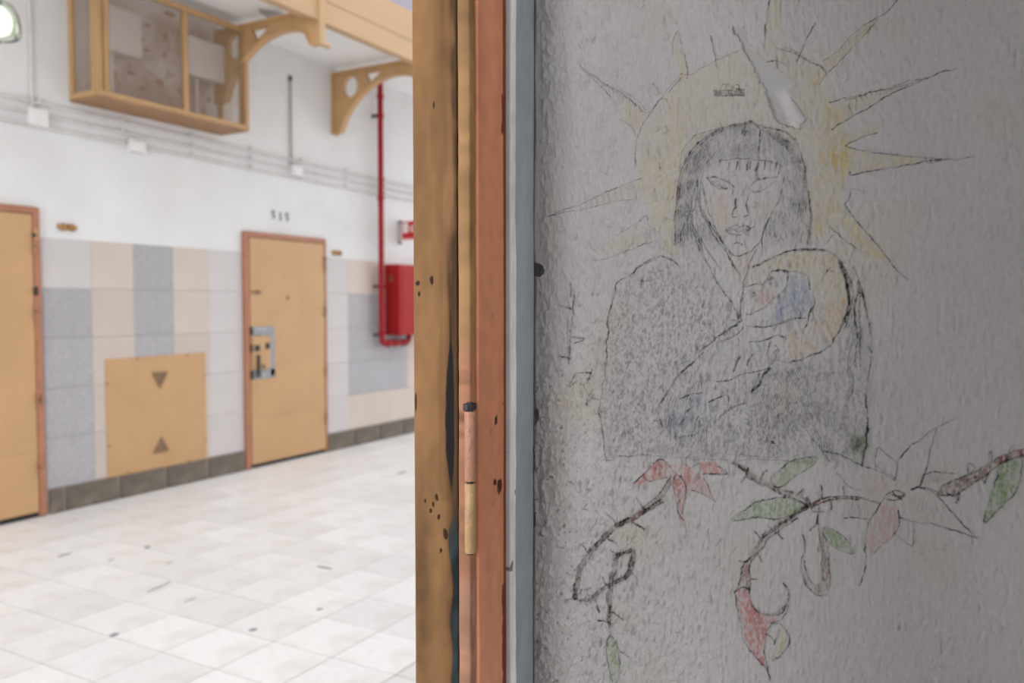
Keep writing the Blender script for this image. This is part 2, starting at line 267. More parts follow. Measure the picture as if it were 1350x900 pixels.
DRAW = """
halo|C|k|0|0|0|0|1340 15666 1319 16098 1426 16386 1603 16646 1846 16874 2184 16983 2550 17042 2940 17023 3184 16864 3357 16649 3493 16282 3573 15781 3507 15428 3381 15103 3205 14978 3166 15542 3069 16018 2679 16254 2356 16288 2024 16158 1856 15799 1800 15214 1688 15033 1524 15312
halo|F|y|0.34|0|0|0|1340 15666 1319 16098 1426 16386 1603 16646 1846 16874 2184 16983 2550 17042 2940 17023 3184 16864 3357 16649 3493 16282 3573 15781 3507 15428 3381 15103 3205 14978 3166 15542 3069 16018 2679 16254 2356 16288 2024 16158 1856 15799 1800 15214 1688 15033 1524 15312
halo|F|y|0.22|0|0|0|1368 15665 1373 16178 1587 16496 1847 16757 1895 16212 1795 15804 1739 15217 1615 15223
halo|F|y|0.3|0|0|0|3322 16531 3509 16167 3600 15892 3576 15629 3449 15431 3525 15212 3419 15048 3264 15031 3258 15923
halo|L|k|0.5|0.7|0|0|1301 15928 1295 16138 1376 16381 1485 16536 1615 16685 1826 16903
halo|L|k|0.32|0.6|0|0|1826 16903 1932 16879 2056 16932 2219 16989 2458 17043
halo|L|k|0.3|0.6|0|0|2218 17001 2374 17038 2493 17054
halo|L|k|0.5|0.7|0|0|2940 17021 3061 16962 3181 16863 3292 16791 3323 16738
halo|L|k|0.5|0.7|0|0|2863 17031 3050 16946 3180 16861 3280 16800 3362 16695
halo|L|k|0.5|0.7|0|0|1463 16538 1550 16611 1636 16662 1702 16542
halo|L|k|0.35|0.7|0|0|1504 16843 1603 16718
halo|L|k|0.5|0.8|0|0|1690 16717 1827 16862
halo|F|y|0.42|0|0|0|2770 17542 2898 17520 2903 17388 2889 17193 2859 17017 2728 17036 2750 17248
halo|L|k|0.75|0.9|0|0|2784 17540 2768 17394 2751 17248 2724 17067
halo|L|k|0.3|0.6|0|0|2893 17521 2899 17421 2887 17341
halo|L|k|0.7|0.8|0|0|3246 17233 3170 17116 3116 17011 3085 16934 3063 16864
halo|F|y|0.1|0|0|0|3164 16939 3241 17056 3274 16922 3213 16850
halo|F|y|0.6|0|0|0|3755 17132 3551 17010 3325 16822 3183 16626 3274 16591 3380 16708 3604 16923 3773 17084 3872 17194
halo|L|k|0.75|0.8|0|0|3994 17325 3904 17233 3788 17172 3670 17110 3551 17019 3448 16906 3315 16832
halo|L|k|0.55|0.6|0|0|3822 17166 3722 17047 3604 16919 3484 16808 3362 16695 3283 16598
halo|L|k|0.3|0.5|0|0|3360 16859 3368 16799
halo|L|k|0.3|0.5|0|0|3393 16883 3401 16823
halo|L|k|0.3|0.5|0|0|3426 16907 3434 16847
halo|L|k|0.3|0.5|0|0|3459 16931 3467 16871
halo|L|k|0.3|0.5|0|0|3492 16955 3500 16894
halo|L|k|0.3|0.5|0|0|3525 16978 3533 16918
halo|L|k|0.3|0.5|0|0|3558 17002 3566 16942
halo|L|k|0.3|0.5|0|0|3591 17025 3598 16965
halo|L|k|0.3|0.5|0|0|3623 17048 3631 16988
halo|L|k|0.3|0.5|0|0|3655 17071 3663 17012
halo|L|k|0.3|0.5|0|0|3687 17094 3695 17035
halo|L|k|0.3|0.5|0|0|3720 17117 3727 17058
halo|L|k|0.3|0.5|0|0|3751 17140 3759 17081
halo|L|k|0.3|0.5|0|0|3783 17163 3791 17104
halo|F|y|0.42|0|0|0|4099 16516 3733 16448 3526 16415 3350 16342 3370 16209 3529 16202 3701 16284 3969 16425
halo|L|k|0.65|0.7|0|0|4520 16591 4387 16574 4229 16525 4099 16525 3901 16478 3733 16454 3526 16424 3385 16394
halo|L|k|0.5|0.6|0|0|4356 16558 4165 16504 3985 16482 3767 16455 3544 16403
halo|L|k|0.65|0.8|0|0|4277 16528 4100 16471 3969 16425 3836 16359 3702 16275 3599 16240 3512 16194 3407 16140
halo|L|k|0.4|0.6|0|0|3570 16373 3584 16297 3607 16230
halo|L|k|0.4|0.5|0|0|3630 16439 3643 16386
halo|L|k|0.4|0.5|0|0|3676 16446 3689 16395
halo|L|k|0.4|0.5|0|0|3723 16453 3735 16404
halo|L|k|0.4|0.5|0|0|3768 16460 3781 16413
halo|L|k|0.4|0.5|0|0|3814 16467 3827 16422
halo|L|k|0.4|0.5|0|0|3860 16474 3872 16431
halo|L|k|0.4|0.5|0|0|3905 16481 3917 16440
halo|L|k|0.4|0.5|0|0|3950 16488 3962 16449
halo|L|k|0.4|0.5|0|0|3994 16495 4007 16458
halo|L|k|0.4|0.5|0|0|4039 16502 4051 16466
halo|L|k|0.4|0.5|0|0|4083 16509 4095 16475
halo|L|k|0.4|0.5|0|0|4127 16516 4139 16484
halo|F|y|0.5|0|0|0|3849 16122 3636 16104 3479 16027 3303 15897 3341 15762 3572 15743 3560 15948 3706 16030 3842 16057
halo|F|y|0.62|0|0|0|3527 15952 3846 15840 4273 15774 4141 15719 3870 15696 3603 15680 3475 15598 3427 15870
halo|L|k|0.6|0.7|0|0|3842 16050 3706 16027 3603 15990 3547 15955
halo|L|k|0.55|0.7|0|0|3547 15955 3656 15902 3845 15858 4047 15813 4178 15792
halo|L|k|0.7|0.9|0|0|4498 15745 4292 15750 4147 15718 3983 15695 3814 15690 3626 15659 3590 15689
halo|L|k|0.5|0.7|0|0|3845 15856 4080 15804 4276 15778 4498 15738 4691 15751
halo|L|k|0.45|0.6|0|0|4275 15819 4301 15734 4498 15747
halo|F|y|0.6|0|0|0|3472 15399 3580 15281 3757 15049 3952 14807 3864 14809 3760 14864 3654 14998 3528 15190
halo|F|y|0.5|0|0|0|3419 15402 3525 15415 3527 15283 3456 15287
halo|L|k|0.6|0.8|0|0|3593 15513 3586 15420 3552 15366 3651 15221 3792 15048 3948 14822 4034 14710 4136 14598
halo|L|k|0.6|0.7|0|0|3405 15149 3477 15080 3585 14982 3673 14913
halo|L|k|0.3|0.5|0|0|3549 15525 3663 15508 3767 15482
halo|L|k|0.3|0.5|0|0|3806 15213 3765 15095
halo|L|k|0.4|0.6|0|0|3442 15062 3372 14970
halo|F|y|0.25|0|0|0|3246 15470 3471 15455 3459 15118 3317 15010 3235 15013
halo|L|k|0.5|0.8|0|0|562 17203 729 17051 918 16919 1103 16790 1285 16642 1419 16533
halo|L|k|0.45|0.8|0|0|586 17157 777 16981 941 16831 1058 16669
halo|L|k|0.4|0.6|0|0|1102 16822 1284 16694 1430 16563
halo|L|k|0.35|0.5|0|0|658 17130 694 17052
halo|L|k|0.35|0.5|0|0|701 17097 737 17019
halo|L|k|0.35|0.5|0|0|744 17064 779 16986
halo|L|k|0.35|0.5|0|0|786 17031 822 16954
halo|L|k|0.35|0.5|0|0|829 16998 864 16921
halo|L|k|0.35|0.5|0|0|871 16966 906 16889
halo|L|k|0.35|0.5|0|0|913 16934 948 16857
halo|L|k|0.35|0.5|0|0|955 16901 990 16825
halo|L|k|0.35|0.5|0|0|997 16869 1032 16793
halo|L|k|0.35|0.5|0|0|1038 16837 1073 16761
halo|L|k|0.35|0.5|0|0|1080 16806 1114 16730
halo|L|k|0.35|0.5|0|0|1121 16774 1156 16698
halo|L|k|0.35|0.5|0|0|1162 16742 1197 16667
halo|L|k|0.35|0.5|0|0|1203 16711 1237 16636
halo|L|k|0.35|0.5|0|0|1244 16680 1278 16604
halo|L|k|0.35|0.5|0|0|1284 16648 1319 16573
halo|L|k|0.35|0.5|0|0|1325 16617 1359 16542
halo|L|k|0.35|0.5|0|0|1365 16586 1399 16512
halo|F|y|0.5|0|0|0|1103 16727 1262 16624 1397 16535 1365 16320 1264 16372 1127 16534
halo|L|k|0.4|0.6|0|0|1104 16494 1241 16395 1310 16263
halo|F|y|0.55|0|0|0|1748 17370 1802 17210 1867 17039 1911 16892 1806 16804 1826 16984 1750 17137
halo|L|k|0.5|0.7|0|0|1780 17375 1734 17261 1735 17139
halo|L|k|0.5|0.7|0|0|1797 17352 1867 17120 1906 16912 1890 16834
halo|L|k|0.3|0.6|0|0|1693 17592 1768 17458
halo|L|k|0.6|0.7|0|0|2165 17264 2197 17111 2234 16917
halo|L|k|0.18|0.5|0|0|1500 17379 1436 17162 1371 16964
halo|F|y|0.25|0|0|0|901 15652 1109 15713 1369 15779 1314 15562 1064 15545 902 15534
halo|L|k|0.5|0.7|0|0|185 15420 348 15467 592 15541 878 15643 1109 15713 1369 15790
halo|L|k|0.4|0.6|0|0|185 15420 471 15460 831 15516 1064 15545 1269 15554
halo|L|k|0.3|0.6|0|0|592 15541 621 15481
halo|L|k|0.3|0.6|0|0|669 15565 698 15494
halo|L|k|0.3|0.6|0|0|746 15589 774 15507
halo|L|k|0.3|0.6|0|0|821 15612 850 15520
halo|L|k|0.3|0.6|0|0|896 15635 925 15532
halo|L|k|0.3|0.6|0|0|971 15658 1000 15545
halo|L|k|0.3|0.6|0|0|1045 15681 1073 15558
halo|L|k|0.3|0.6|0|0|1118 15704 1147 15570
halo|L|k|0.3|0.6|0|0|1191 15726 1220 15583
halo|L|k|0.3|0.6|0|0|1264 15749 1292 15595
halo|F|y|0.3|0|0|0|834 14931 1021 15098 1204 15218 1384 15189 1434 15061 1137 14954
halo|L|k|0.5|0.6|0|0|763 14878 952 14895 1137 14954 1318 15012 1518 15079
halo|L|k|0.3|0.6|0|0|997 15098 1204 15229 1383 15316
halo|L|k|0.3|0.5|0|0|702 15088 834 14942
halo|L|k|0.7|1.1|0|0|1350 15317 1416 15367 1450 15323
halo|L|k|0.35|0.8|0|0|1292 15595 1325 15677 1315 15551
halo|F|y|0.3|0|0|0|1428 15334 1604 15388 1649 15178 1517 15204
halo|F|y|0.35|0|0|0|1628 15095 1779 15069 1802 14923 1695 14906
halo|L|k|0.6|1|0|0|1588 15949 1578 15867 1604 15886
halo|L|k|0.5|0.8|0|0|1536 15663 1527 15611
halo|L|k|0.3|0.5|0|0|1540 15078 1595 15055 1618 14950
halo|L|k|0.25|0.5|0|0|1428 15292 1606 15138 1738 14904
crown_mark|C|k|0|0|0|0|2187 16685 2529 16641 2530 16577 2188 16619
crown_mark|F|k|0.3|0|0|0|2196 16677 2524 16635 2524 16583 2196 16623
crown_mark|L|k|0.42|0.45|0|0|2208 16672 2216 16623
crown_mark|L|k|0.42|0.45|0|0|2230 16669 2243 16619
crown_mark|L|k|0.42|0.45|0|0|2252 16666 2270 16616
crown_mark|L|k|0.42|0.45|0|0|2274 16663 2281 16615
crown_mark|L|k|0.42|0.45|0|0|2295 16661 2308 16611
crown_mark|L|k|0.42|0.45|0|0|2317 16658 2335 16608
crown_mark|L|k|0.42|0.45|0|0|2339 16655 2346 16607
crown_mark|L|k|0.42|0.45|0|0|2360 16652 2373 16603
crown_mark|L|k|0.42|0.45|0|0|2382 16650 2400 16600
crown_mark|L|k|0.42|0.45|0|0|2404 16647 2411 16599
crown_mark|L|k|0.42|0.45|0|0|2425 16644 2438 16595
crown_mark|L|k|0.42|0.45|0|0|2446 16642 2464 16592
crown_mark|L|k|0.42|0.45|0|0|2468 16639 2475 16591
crown_mark|L|k|0.42|0.45|0|0|2489 16636 2502 16587
crown_mark|L|k|0.42|0.45|0|0|2510 16634 2528 16584
crown_mark|L|k|0.7|0.6|0|0|2196 16677 2524 16635
crown_mark|L|k|0.8|0.8|0|0|2196 16623 2524 16583
crown_mark|L|k|0.5|0.6|0|0|2271 16677 2284 16720 2309 16731 2333 16714 2347 16668
crown_mark|L|k|0.5|0.6|0|0|2327 16670 2340 16713 2364 16724 2388 16707 2402 16661
crown_mark|L|k|0.5|0.6|0|0|2409 16660 2423 16702 2446 16713 2470 16696 2485 16650
crown_mark|L|k|0.7|0.7|0|0|2404 16678 2515 16647
cross_mark|L|k|0.8|0.9|0|0|2860 16950 2859 16802
cross_mark|L|k|0.7|0.8|0|0|2759 16899 2861 16894 2951 16835
woman|C|k|0|0|0|0|2607 16302 2316 16260 2041 16140 1881 15931 1814 15668 1766 15174 1653 14914 1420 14800 1189 14701 1049 14500 956 14101 912 13294 916 12501 3802 12770 3810 13526 3817 13947 3753 14365 3590 14750 3384 14910 3220 14970 3231 15242 3156 15746 3045 16060 2836 16198
woman|F|k|0.11|0|0|0|2607 16302 2316 16260 2041 16140 1881 15931 1814 15668 1766 15174 1758 15005 2247 14946 2413 14941 2160 15281 2079 15765 2195 15888 2483 15928 2762 15872 2950 15762 2848 15326 2742 15011 3205 14978 3231 15242 3156 15746 3045 16060 2836 16198
woman|H|k|0.34|0.5|62|2|2607 16302 2316 16260 2041 16140 1881 15931 1814 15668 1766 15174 1759 14962 1993 14955 2030 15537 2070 15824 2360 15955 2683 15927 2679 16214
woman|H|k|0.24|0.5|84|2.3|2607 16302 2316 16260 2041 16140 1881 15931 1814 15668 1766 15174 1758 15005 2247 14946 2413 14941 2160 15281 2079 15765 2195 15888 2483 15928 2762 15872 2950 15762 2848 15326 2742 15011 3205 14978 3231 15242 3156 15746 3045 16060 2836 16198
woman|H|k|0.22|0.5|110|2.2|2679 16230 2991 16104 3165 15659 3219 15009 2774 15026 2921 15638 2950 15778 2683 15927
woman|H|k|0.3|0.5|35|1.6|2607 16302 2316 16260 2041 16140 1881 15931 2070 15849 2360 15972 2642 16011
woman|L|k|0.38|0.55|0|0|2555 16281 2061 16242 1854 16040 1828 15671 1801 15430 1794 15168
woman|L|k|0.24|0.55|0|0|2553 16275 2088 16230 1881 16033 1844 15670 1817 15354 1823 15120
woman|L|k|0.24|0.55|0|0|2551 16269 2114 16218 1908 16026 1859 15668 1832 15278 1852 15072
woman|L|k|0.38|0.55|0|0|2549 16263 2141 16206 1935 16019 1874 15667 1847 15203 1834 15025
woman|L|k|0.24|0.55|0|0|2548 16258 2167 16195 1962 16012 1889 15666 1859 15426 1861 15165
woman|L|k|0.24|0.55|0|0|2546 16252 2194 16183 1989 16005 1904 15665 1875 15351 1890 15117
woman|L|k|0.38|0.55|0|0|2544 16246 2220 16171 2016 15998 1920 15664 1890 15275 1872 15071
woman|L|k|0.24|0.55|0|0|2543 16240 2246 16159 2043 15991 1935 15663 1905 15200 1901 15023
woman|L|k|0.24|0.55|0|0|2541 16235 2273 16148 2070 15984 1950 15662 1917 15423 1928 15162
woman|L|k|0.38|0.55|0|0|2539 16229 2299 16136 2097 15977 1965 15661 1932 15348 1911 15116
woman|L|k|0.24|0.55|0|0|2537 16223 2325 16125 2123 15971 1980 15660 1947 15273 1939 15068
woman|L|k|0.24|0.55|0|0|2536 16217 2351 16113 2150 15964 1995 15659 1962 15198 1968 15021
woman|L|k|0.38|0.55|0|0|2534 16212 2377 16102 2176 15957 2010 15658 1975 15420 1948 15161
woman|L|k|0.38|0.55|0|0|2714 16211 2959 15994 3030 15761 3051 15498 2995 15256 2887 15014
woman|L|k|0.24|0.55|0|0|2736 16204 2968 15993 3043 15760 3069 15497 3023 15255 2928 15101
woman|L|k|0.24|0.55|0|0|2758 16197 2976 15992 3056 15759 3087 15496 3050 15253 2968 15187
woman|L|k|0.38|0.55|0|0|2780 16191 2985 15991 3068 15758 3105 15494 3078 15252 3012 15010
woman|L|k|0.24|0.55|0|0|2802 16184 2993 15991 3081 15757 3123 15493 3105 15251 3053 15096
woman|L|k|0.24|0.55|0|0|2823 16178 3002 15990 3094 15756 3140 15492 3133 15249 3093 15181
woman|L|k|0.38|0.55|0|0|2845 16171 3010 15989 3106 15755 3158 15491 3160 15248 3136 15005
woman|L|k|0.24|0.55|0|0|2867 16164 3019 15988 3119 15754 3176 15490 3187 15246 3176 15091
woman|L|k|0.24|0.55|0|0|2888 16158 3027 15987 3131 15753 3194 15489 3214 15245 3215 15176
woman|L|k|0.75|1.1|0|0|2608 16302 2465 16290 2302 16262 2155 16214 2043 16143 1949 16050 1884 15927 1836 15819 1809 15672 1791 15505 1779 15356 1768 15206 1766 15037
woman|L|k|0.45|0.9|0|0|2625 16286 2483 16274 2320 16246 2174 16198 2062 16126 1969 16034 1903 15910 1856 15803 1828 15656 1811 15489 1798 15340 1788 15190 1786 15022
woman|L|k|0.65|1.1|0|0|2608 16302 2714 16237 2853 16196 2974 16149 3060 16036 3112 15910 3156 15751 3192 15575 3211 15418 3231 15244 3224 15106 3218 14967
woman|L|k|0.5|0.8|0|0|2958 16081 3044 15986 3114 15824
woman|L|k|0.7|1.3|0|0|3157 15734 3167 15594 3202 15488 3218 15314 3208 15124 3206 14985
woman|L|k|0.72|1|0|0|2608 16293 2688 16214 2690 16054 2683 15913 2667 15772 2686 15691
woman|L|k|0.8|1.6|0|0|2502 16215 2529 16167 2556 16200 2520 16195
woman|L|k|0.5|0.9|0|0|2538 16176 2521 16106
woman|L|k|0.5|0.7|0|0|2158 15885 2324 15922 2487 15926 2683 15895 2841 15846 2945 15785
woman|L|k|0.6|0.8|0|0|2275 15917 2261 15824
woman|L|k|0.6|0.8|0|0|2375 15900 2362 15807
woman|L|k|0.6|0.8|0|0|2470 15892 2456 15800
woman|L|k|0.6|0.8|0|0|2574 15883 2561 15791
woman|L|k|0.6|0.8|0|0|2600 15890 2587 15798
woman|L|k|0.6|0.8|0|0|2754 15877 2741 15786
woman|L|k|0.6|0.8|0|0|2811 15867 2798 15776
woman|L|k|0.6|0.8|0|0|2868 15849 2856 15759
woman|L|k|0.6|0.8|0|0|2907 15820 2894 15730
woman|L|k|0.6|0.8|0|0|2671 15875 2658 15783
woman|L|k|0.95|1.15|0|0|2137 15755 2216 15749 2290 15720 2363 15678 2428 15616
woman|L|k|0.9|1.15|0|0|2137 15750 2170 15696 2235 15642 2291 15611 2355 15605
woman|L|k|0.6|1.2|0|0|2197 15709 2253 15663 2309 15626
woman|L|k|0.4|0.8|0|0|2235 15697 2271 15703 2300 15656
woman|L|k|0.95|1.15|0|0|2577 15606 2633 15659 2704 15689 2791 15701 2881 15703
woman|L|k|0.85|1.1|0|0|2577 15606 2617 15569 2652 15554 2723 15564 2792 15603 2857 15673
woman|L|k|0.9|1.6|0|0|2643 15560 2679 15549
woman|L|k|0.8|1.3|0|0|2659 15693 2721 15697 2773 15697
woman|L|k|0.35|0.7|0|0|2696 15592 2739 15634 2721 15661
woman|L|k|0.4|0.8|0|0|2410 15594 2416 15539
woman|L|k|0.9|1.1|0|0|2453 15486 2448 15420 2431 15376 2419 15313 2455 15296
woman|L|k|0.8|1.4|0|0|2449 15474 2447 15393
woman|L|k|0.85|1|0|0|2594 15549 2577 15493 2558 15422 2577 15349 2577 15305 2531 15293
woman|L|k|0.3|0.6|0|0|2420 15539 2438 15484
woman|L|k|0.9|1.05|0|0|2351 15162 2406 15187 2451 15206 2487 15188 2532 15202 2604 15154 2533 15114 2470 15099 2397 15118 2351 15162
woman|L|k|0.75|0.8|0|0|2351 15162 2442 15154 2488 15134 2604 15154
woman|L|k|0.5|0.9|0|0|2406 15178 2497 15155 2568 15161
woman|L|k|0.4|0.7|0|0|2604 15154 2648 15170
woman|L|k|0.85|0.9|0|0|2426 14986 2453 15012 2489 15016 2529 14992
woman|L|k|0.7|0.9|0|0|2075 15764 2086 15653 2116 15504 2164 15335 2231 15185 2307 15036 2354 14943 2445 14889
woman|L|k|0.55|0.8|0|0|2344 14962 2418 14905 2500 14880 2607 14902 2695 14986 2729 15047
woman|L|k|0.75|1|0|0|2957 15740 2930 15594 2898 15455 2831 15318 2780 15196 2746 15091 2739 14966
woman|L|k|0.4|0.7|0|0|2763 15197 2739 15020 2749 14895
woman|F|o|0.22|0|0|0|2143 15557 2310 15564 2403 15395 2405 15232 2353 15034 2259 15148 2164 15354
woman|F|o|0.22|0|0|0|2601 15384 2742 15447 2864 15440 2797 15266 2656 15274
woman|F|o|0.32|0|0|0|2446 14886 2625 14898 2574 14719 2503 14612
woman|L|k|0.5|0.8|0|0|2037 15776 2021 15565 2003 15381
woman|L|k|0.75|1|0|0|2049 15563 2070 15377 2147 15226 2223 15094 2317 14962 2410 14832 2438 14777
woman|L|k|0.7|1|0|0|2003 15418 1975 15345 1996 15196 2054 15045 2112 14895 2151 14783
woman|L|k|0.4|0.8|0|0|1973 15568 1965 15383
woman|L|k|0.45|0.8|0|0|2066 15709 2040 15490 2098 15339 2203 15168
woman|L|k|0.75|1|0|0|1980 15184 2012 15060 2108 14853 2224 14647 2348 14464 2471 14283 2492 14203
woman|L|k|0.6|0.8|0|0|2029 15527 2071 15423 2156 15257 2280 15070 2383 14926
woman|L|k|0.55|0.8|0|0|1990 15224 2075 15057 2180 14891 2263 14768
woman|L|k|0.6|0.8|0|0|2353 14917 2425 14804 2496 14673
woman|L|k|0.65|0.9|0|0|2641 14878 2584 14761 2547 14602 2529 14403 2501 14223
woman|L|k|0.45|0.8|0|0|2699 14955 2613 14800 2576 14642
woman|L|k|0.28|0.6|0|0|2795 15373 2771 15214 2781 15089
woman|L|k|0.28|0.6|0|0|2837 15356 2817 15196 2825 15079
woman|L|k|0.28|0.6|0|0|2879 15340 2862 15178 2869 15068
woman|L|k|0.28|0.6|0|0|2920 15323 2907 15160 2912 15058
woman|L|k|0.28|0.6|0|0|2962 15307 2952 15142 2955 15047
woman|L|k|0.28|0.6|0|0|3003 15291 2997 15124 2998 15037
woman|L|k|0.28|0.6|0|0|3044 15275 3041 15107 3041 15026
woman|L|k|0.28|0.6|0|0|3085 15259 3086 15089 3083 15016
woman|L|k|0.28|0.6|0|0|3125 15243 3130 15072 3126 15005
woman|L|k|0.33|0.6|0|0|2980 15695 3025 15552 3018 15430
woman|L|k|0.33|0.6|0|0|3001 15669 3045 15526 3037 15404
woman|L|k|0.33|0.6|0|0|3022 15643 3066 15500 3056 15379
woman|L|k|0.33|0.6|0|0|3042 15617 3087 15475 3075 15353
woman|L|k|0.33|0.6|0|0|3063 15591 3107 15449 3094 15328
woman|L|k|0.33|0.6|0|0|3084 15565 3128 15423 3113 15302
woman|L|k|0.33|0.6|0|0|3104 15540 3148 15398 3132 15277
woman|L|k|0.33|0.6|0|0|3125 15514 3169 15372 3151 15252
woman|L|k|0.4|0.7|0|0|1800 15579 1822 15316 1809 15054
woman|L|k|0.4|0.7|0|0|1834 15465 1857 15221 1847 15053
woman|L|k|0.4|0.7|0|0|1868 15351 1893 15126 1886 15052
woman|L|k|0.4|0.7|0|0|1898 15573 1926 15311 1925 15050
woman|L|k|0.4|0.7|0|0|1932 15459 1961 15216 1963 15049
woman|L|k|0.4|0.7|0|0|1966 15346 1997 15122 2001 15047
woman|L|k|0.4|0.7|0|0|1996 15566 2029 15306 2039 15046
woman|F|k|0.09|0|0|0|956 14101 1068 14500 1282 14743 1600 14865 1907 14999 2250 14698 2503 14244 2481 14079 2710 13839 3178 13773 3546 13901 3801 14061 3823 12795 936 12530 911 13474
woman|S|k|0.5|2.2|0|0|1004 14102 1236 14674 1689 14837 2127 14367 2424 14037 2049 13693 1703 13250 1618 12636 965 12578 940 13475
woman|S|k|0.42|2|0|0|1794 12997 2635 13386 2870 13722 3328 13738 3761 13907 3781 12799 1886 12626
woman|H|k|0.3|0.7|112|2.4|2634 13468 3102 13730 3479 13588 3709 12793 2724 12703
woman|H|k|0.35|0.7|88|2.2|1614 13115 2394 13040 2603 12725 1618 12610
woman|L|k|0.6|1|0|0|1592 14904 1459 14862 1325 14784 1247 14703 1099 14622 1050 14473 1001 14287 972 14137 969 13968 954 13741 935 13514
woman|L|k|0.6|0.9|0|0|1554 14869 1421 14827 1305 14757 1228 14684
woman|L|k|0.7|1|0|0|1611 14913 1686 14874 1770 14836 1836 14772
woman|L|k|0.75|0.9|0|0|1326 14641 1388 14627 1465 14628
woman|L|k|0.7|0.9|0|0|1384 14664 1390 14563
woman|L|k|0.4|0.6|0|0|1537 14652 1485 14516
woman|L|k|0.72|1.1|0|0|1019 14364 967 14184 968 13953 939 13694 919 13383 872 13120 901 12913 930 12707 951 12526
woman|L|k|0.7|1.3|0|0|910 12940 939 12656
woman|L|k|0.5|0.7|0|0|889 12507 1057 12523
woman|L|k|0.5|0.8|0|0|1112 12580 1275 12595 1436 12622
woman|L|k|0.3|0.6|0|0|1436 12620 1886 12626 2398 12656 2804 12702 3193 12705
woman|L|k|0.28|0.6|0|0|2145 12717 2644 12728 2962 12732
woman|L|k|0.4|0.7|0|0|1527 12663 1491 12572
woman|L|k|0.68|1|0|0|3592 14519 3604 14369 3545 14161 3494 14047 3442 13913
woman|L|k|0.68|1|0|0|3697 14518 3666 14294 3688 14050 3675 13768
woman|L|k|0.68|1|0|0|3716 14444 3712 14144 3717 13901 3728 13732
woman|L|k|0.68|1|0|0|3733 14481 3769 14350 3807 14146 3827 13997 3821 13885
woman|L|k|0.68|1|0|0|3624 13709 3662 13541 3620 13387
woman|L|k|0.68|1|0|0|3813 13829 3791 13584 3777 13396 3798 13209 3792 13058 3778 12849
woman|L|k|0.85|1.8|0|0|3802 13940 3824 13885
woman|L|k|0.8|1.3|0|0|3793 13509 3782 13321
woman|L|k|0.85|1.6|0|0|3800 13096 3784 13019
woman|L|k|0.5|0.8|0|0|3646 14444 3614 14256 3564 14086
woman|L|k|0.4|0.8|0|0|3637 13955 3606 13709 3645 13464
woman|H|k|0.45|0.6|93|2|3593 14482 3715 14518 3770 14294 3777 13902 3641 13729 3602 13954 3548 14029
woman|H|k|0.5|0.7|95|1.6|3662 13010 3800 13077 3787 12831 3674 12821
woman|F|g|0.25|0|0|0|3671 12992 3792 13058 3779 12830 3674 12821
woman|L|k|0.85|1.5|0|0|3508 14815 3573 14626 3611 14437 3597 14249
woman|L|k|0.6|0.9|0|0|3641 14737 3696 14586 3751 14399 3789 14232
woman|L|k|0.6|1.2|0|0|3526 14796 3590 14663 3636 14550
woman|L|k|0.5|0.8|0|0|3626 14587 3665 14400 3676 14250
woman|L|k|0.7|1.6|0|0|3678 14605 3707 14474
woman|L|k|0.4|0.8|0|0|3207 13053 3265 12967 3352 12869
woman|L|k|0.35|0.8|0|0|3270 13103 3350 12959
woman|L|k|0.72|1.2|0|0|2118 13834 2012 13726 1906 13616 1813 13529 1719 13395 1641 13268 1594 13157 1603 13049 1644 12959
woman|L|k|0.6|1|0|0|2502 14170 2332 14047 2149 13900 2046 13815
woman|L|k|0.85|1.8|0|0|1578 13156 1594 13126
woman|L|k|0.55|0.9|0|0|1675 12993 1740 12905 1811 12857 1913 12872 2021 12896
woman|L|k|0.6|1|0|0|1739 12936 1740 12813
woman|F|b|0.42|0|0|0|1955 13301 2123 13355 2063 13216 1958 13013 1834 12881 1723 12934 1706 13087 1894 13145
woman|F|b|0.3|0|0|0|2185 13239 2274 13274 2246 13153 2186 13089
woman|H|k|0.4|0.8|70|3|1672 13346 1983 13589 2121 13565 2108 13369 1957 13073 1819 12880 1643 13052
woman|L|k|0.8|1.4|0|0|1941 13163 1979 13196
woman|L|k|0.58|1|0|0|2106 13564 2092 13429
woman|L|k|0.58|1|0|0|1983 13559 1953 13467
woman|L|k|0.58|1|0|0|1956 13195 1895 13084 1819 12880
woman|L|k|0.58|1|0|0|2064 13111 2019 13017 1990 12894
woman|L|k|0.58|1|0|0|1846 13295 1970 13347 2092 13369
woman|L|k|0.58|1|0|0|2184 13284 2303 13350 2385 13362 2401 13266
woman|L|k|0.58|1|0|0|2257 13511 2390 13532 2535 13597 2650 13638 2764 13664 2841 13682
woman|L|k|0.58|1|0|0|2662 13820 2606 13760 2585 13694
woman|L|k|0.58|1|0|0|2073 13051 2095 13083
woman|L|k|0.8|1.5|0|0|2568 13298 2481 13256 2379 13184 2291 13118 2247 13063
woman|L|k|0.85|2|0|0|2202 13008 2187 12992
woman|L|k|0.6|1.4|0|0|2148 13101 2202 13030
woman|L|k|0.75|2.2|0|0|2841 13682 2765 13592 2709 13488 2639 13412
woman|L|k|0.5|1.4|0|0|2722 13619 2680 13530 2653 13427
woman|L|k|0.85|1.5|0|0|2504 13786 2469 13697 2448 13630
woman|L|k|0.7|1|0|0|2803 13882 2790 13824
woman|L|k|0.8|1.4|0|0|2894 13884 2881 13798 2847 13725
woman|L|k|0.5|1|0|0|2873 13869 2847 13768
woman|S|b|0.3|2|0|0|1753 13197 2093 13354 2305 13246 2246 13093 2036 12927 1803 12879
infant|C|k|0|0|0|0|2520 14186 2510 14334 2532 14497 2586 14708 2729 14786 2962 14900 3221 14928 3369 14902 3473 14853 3539 14766 3578 14643 3610 14442 3571 14180 3500 14056 3414 13929 3267 13839 3025 13760 2900 13772 2677 13928 2529 14121
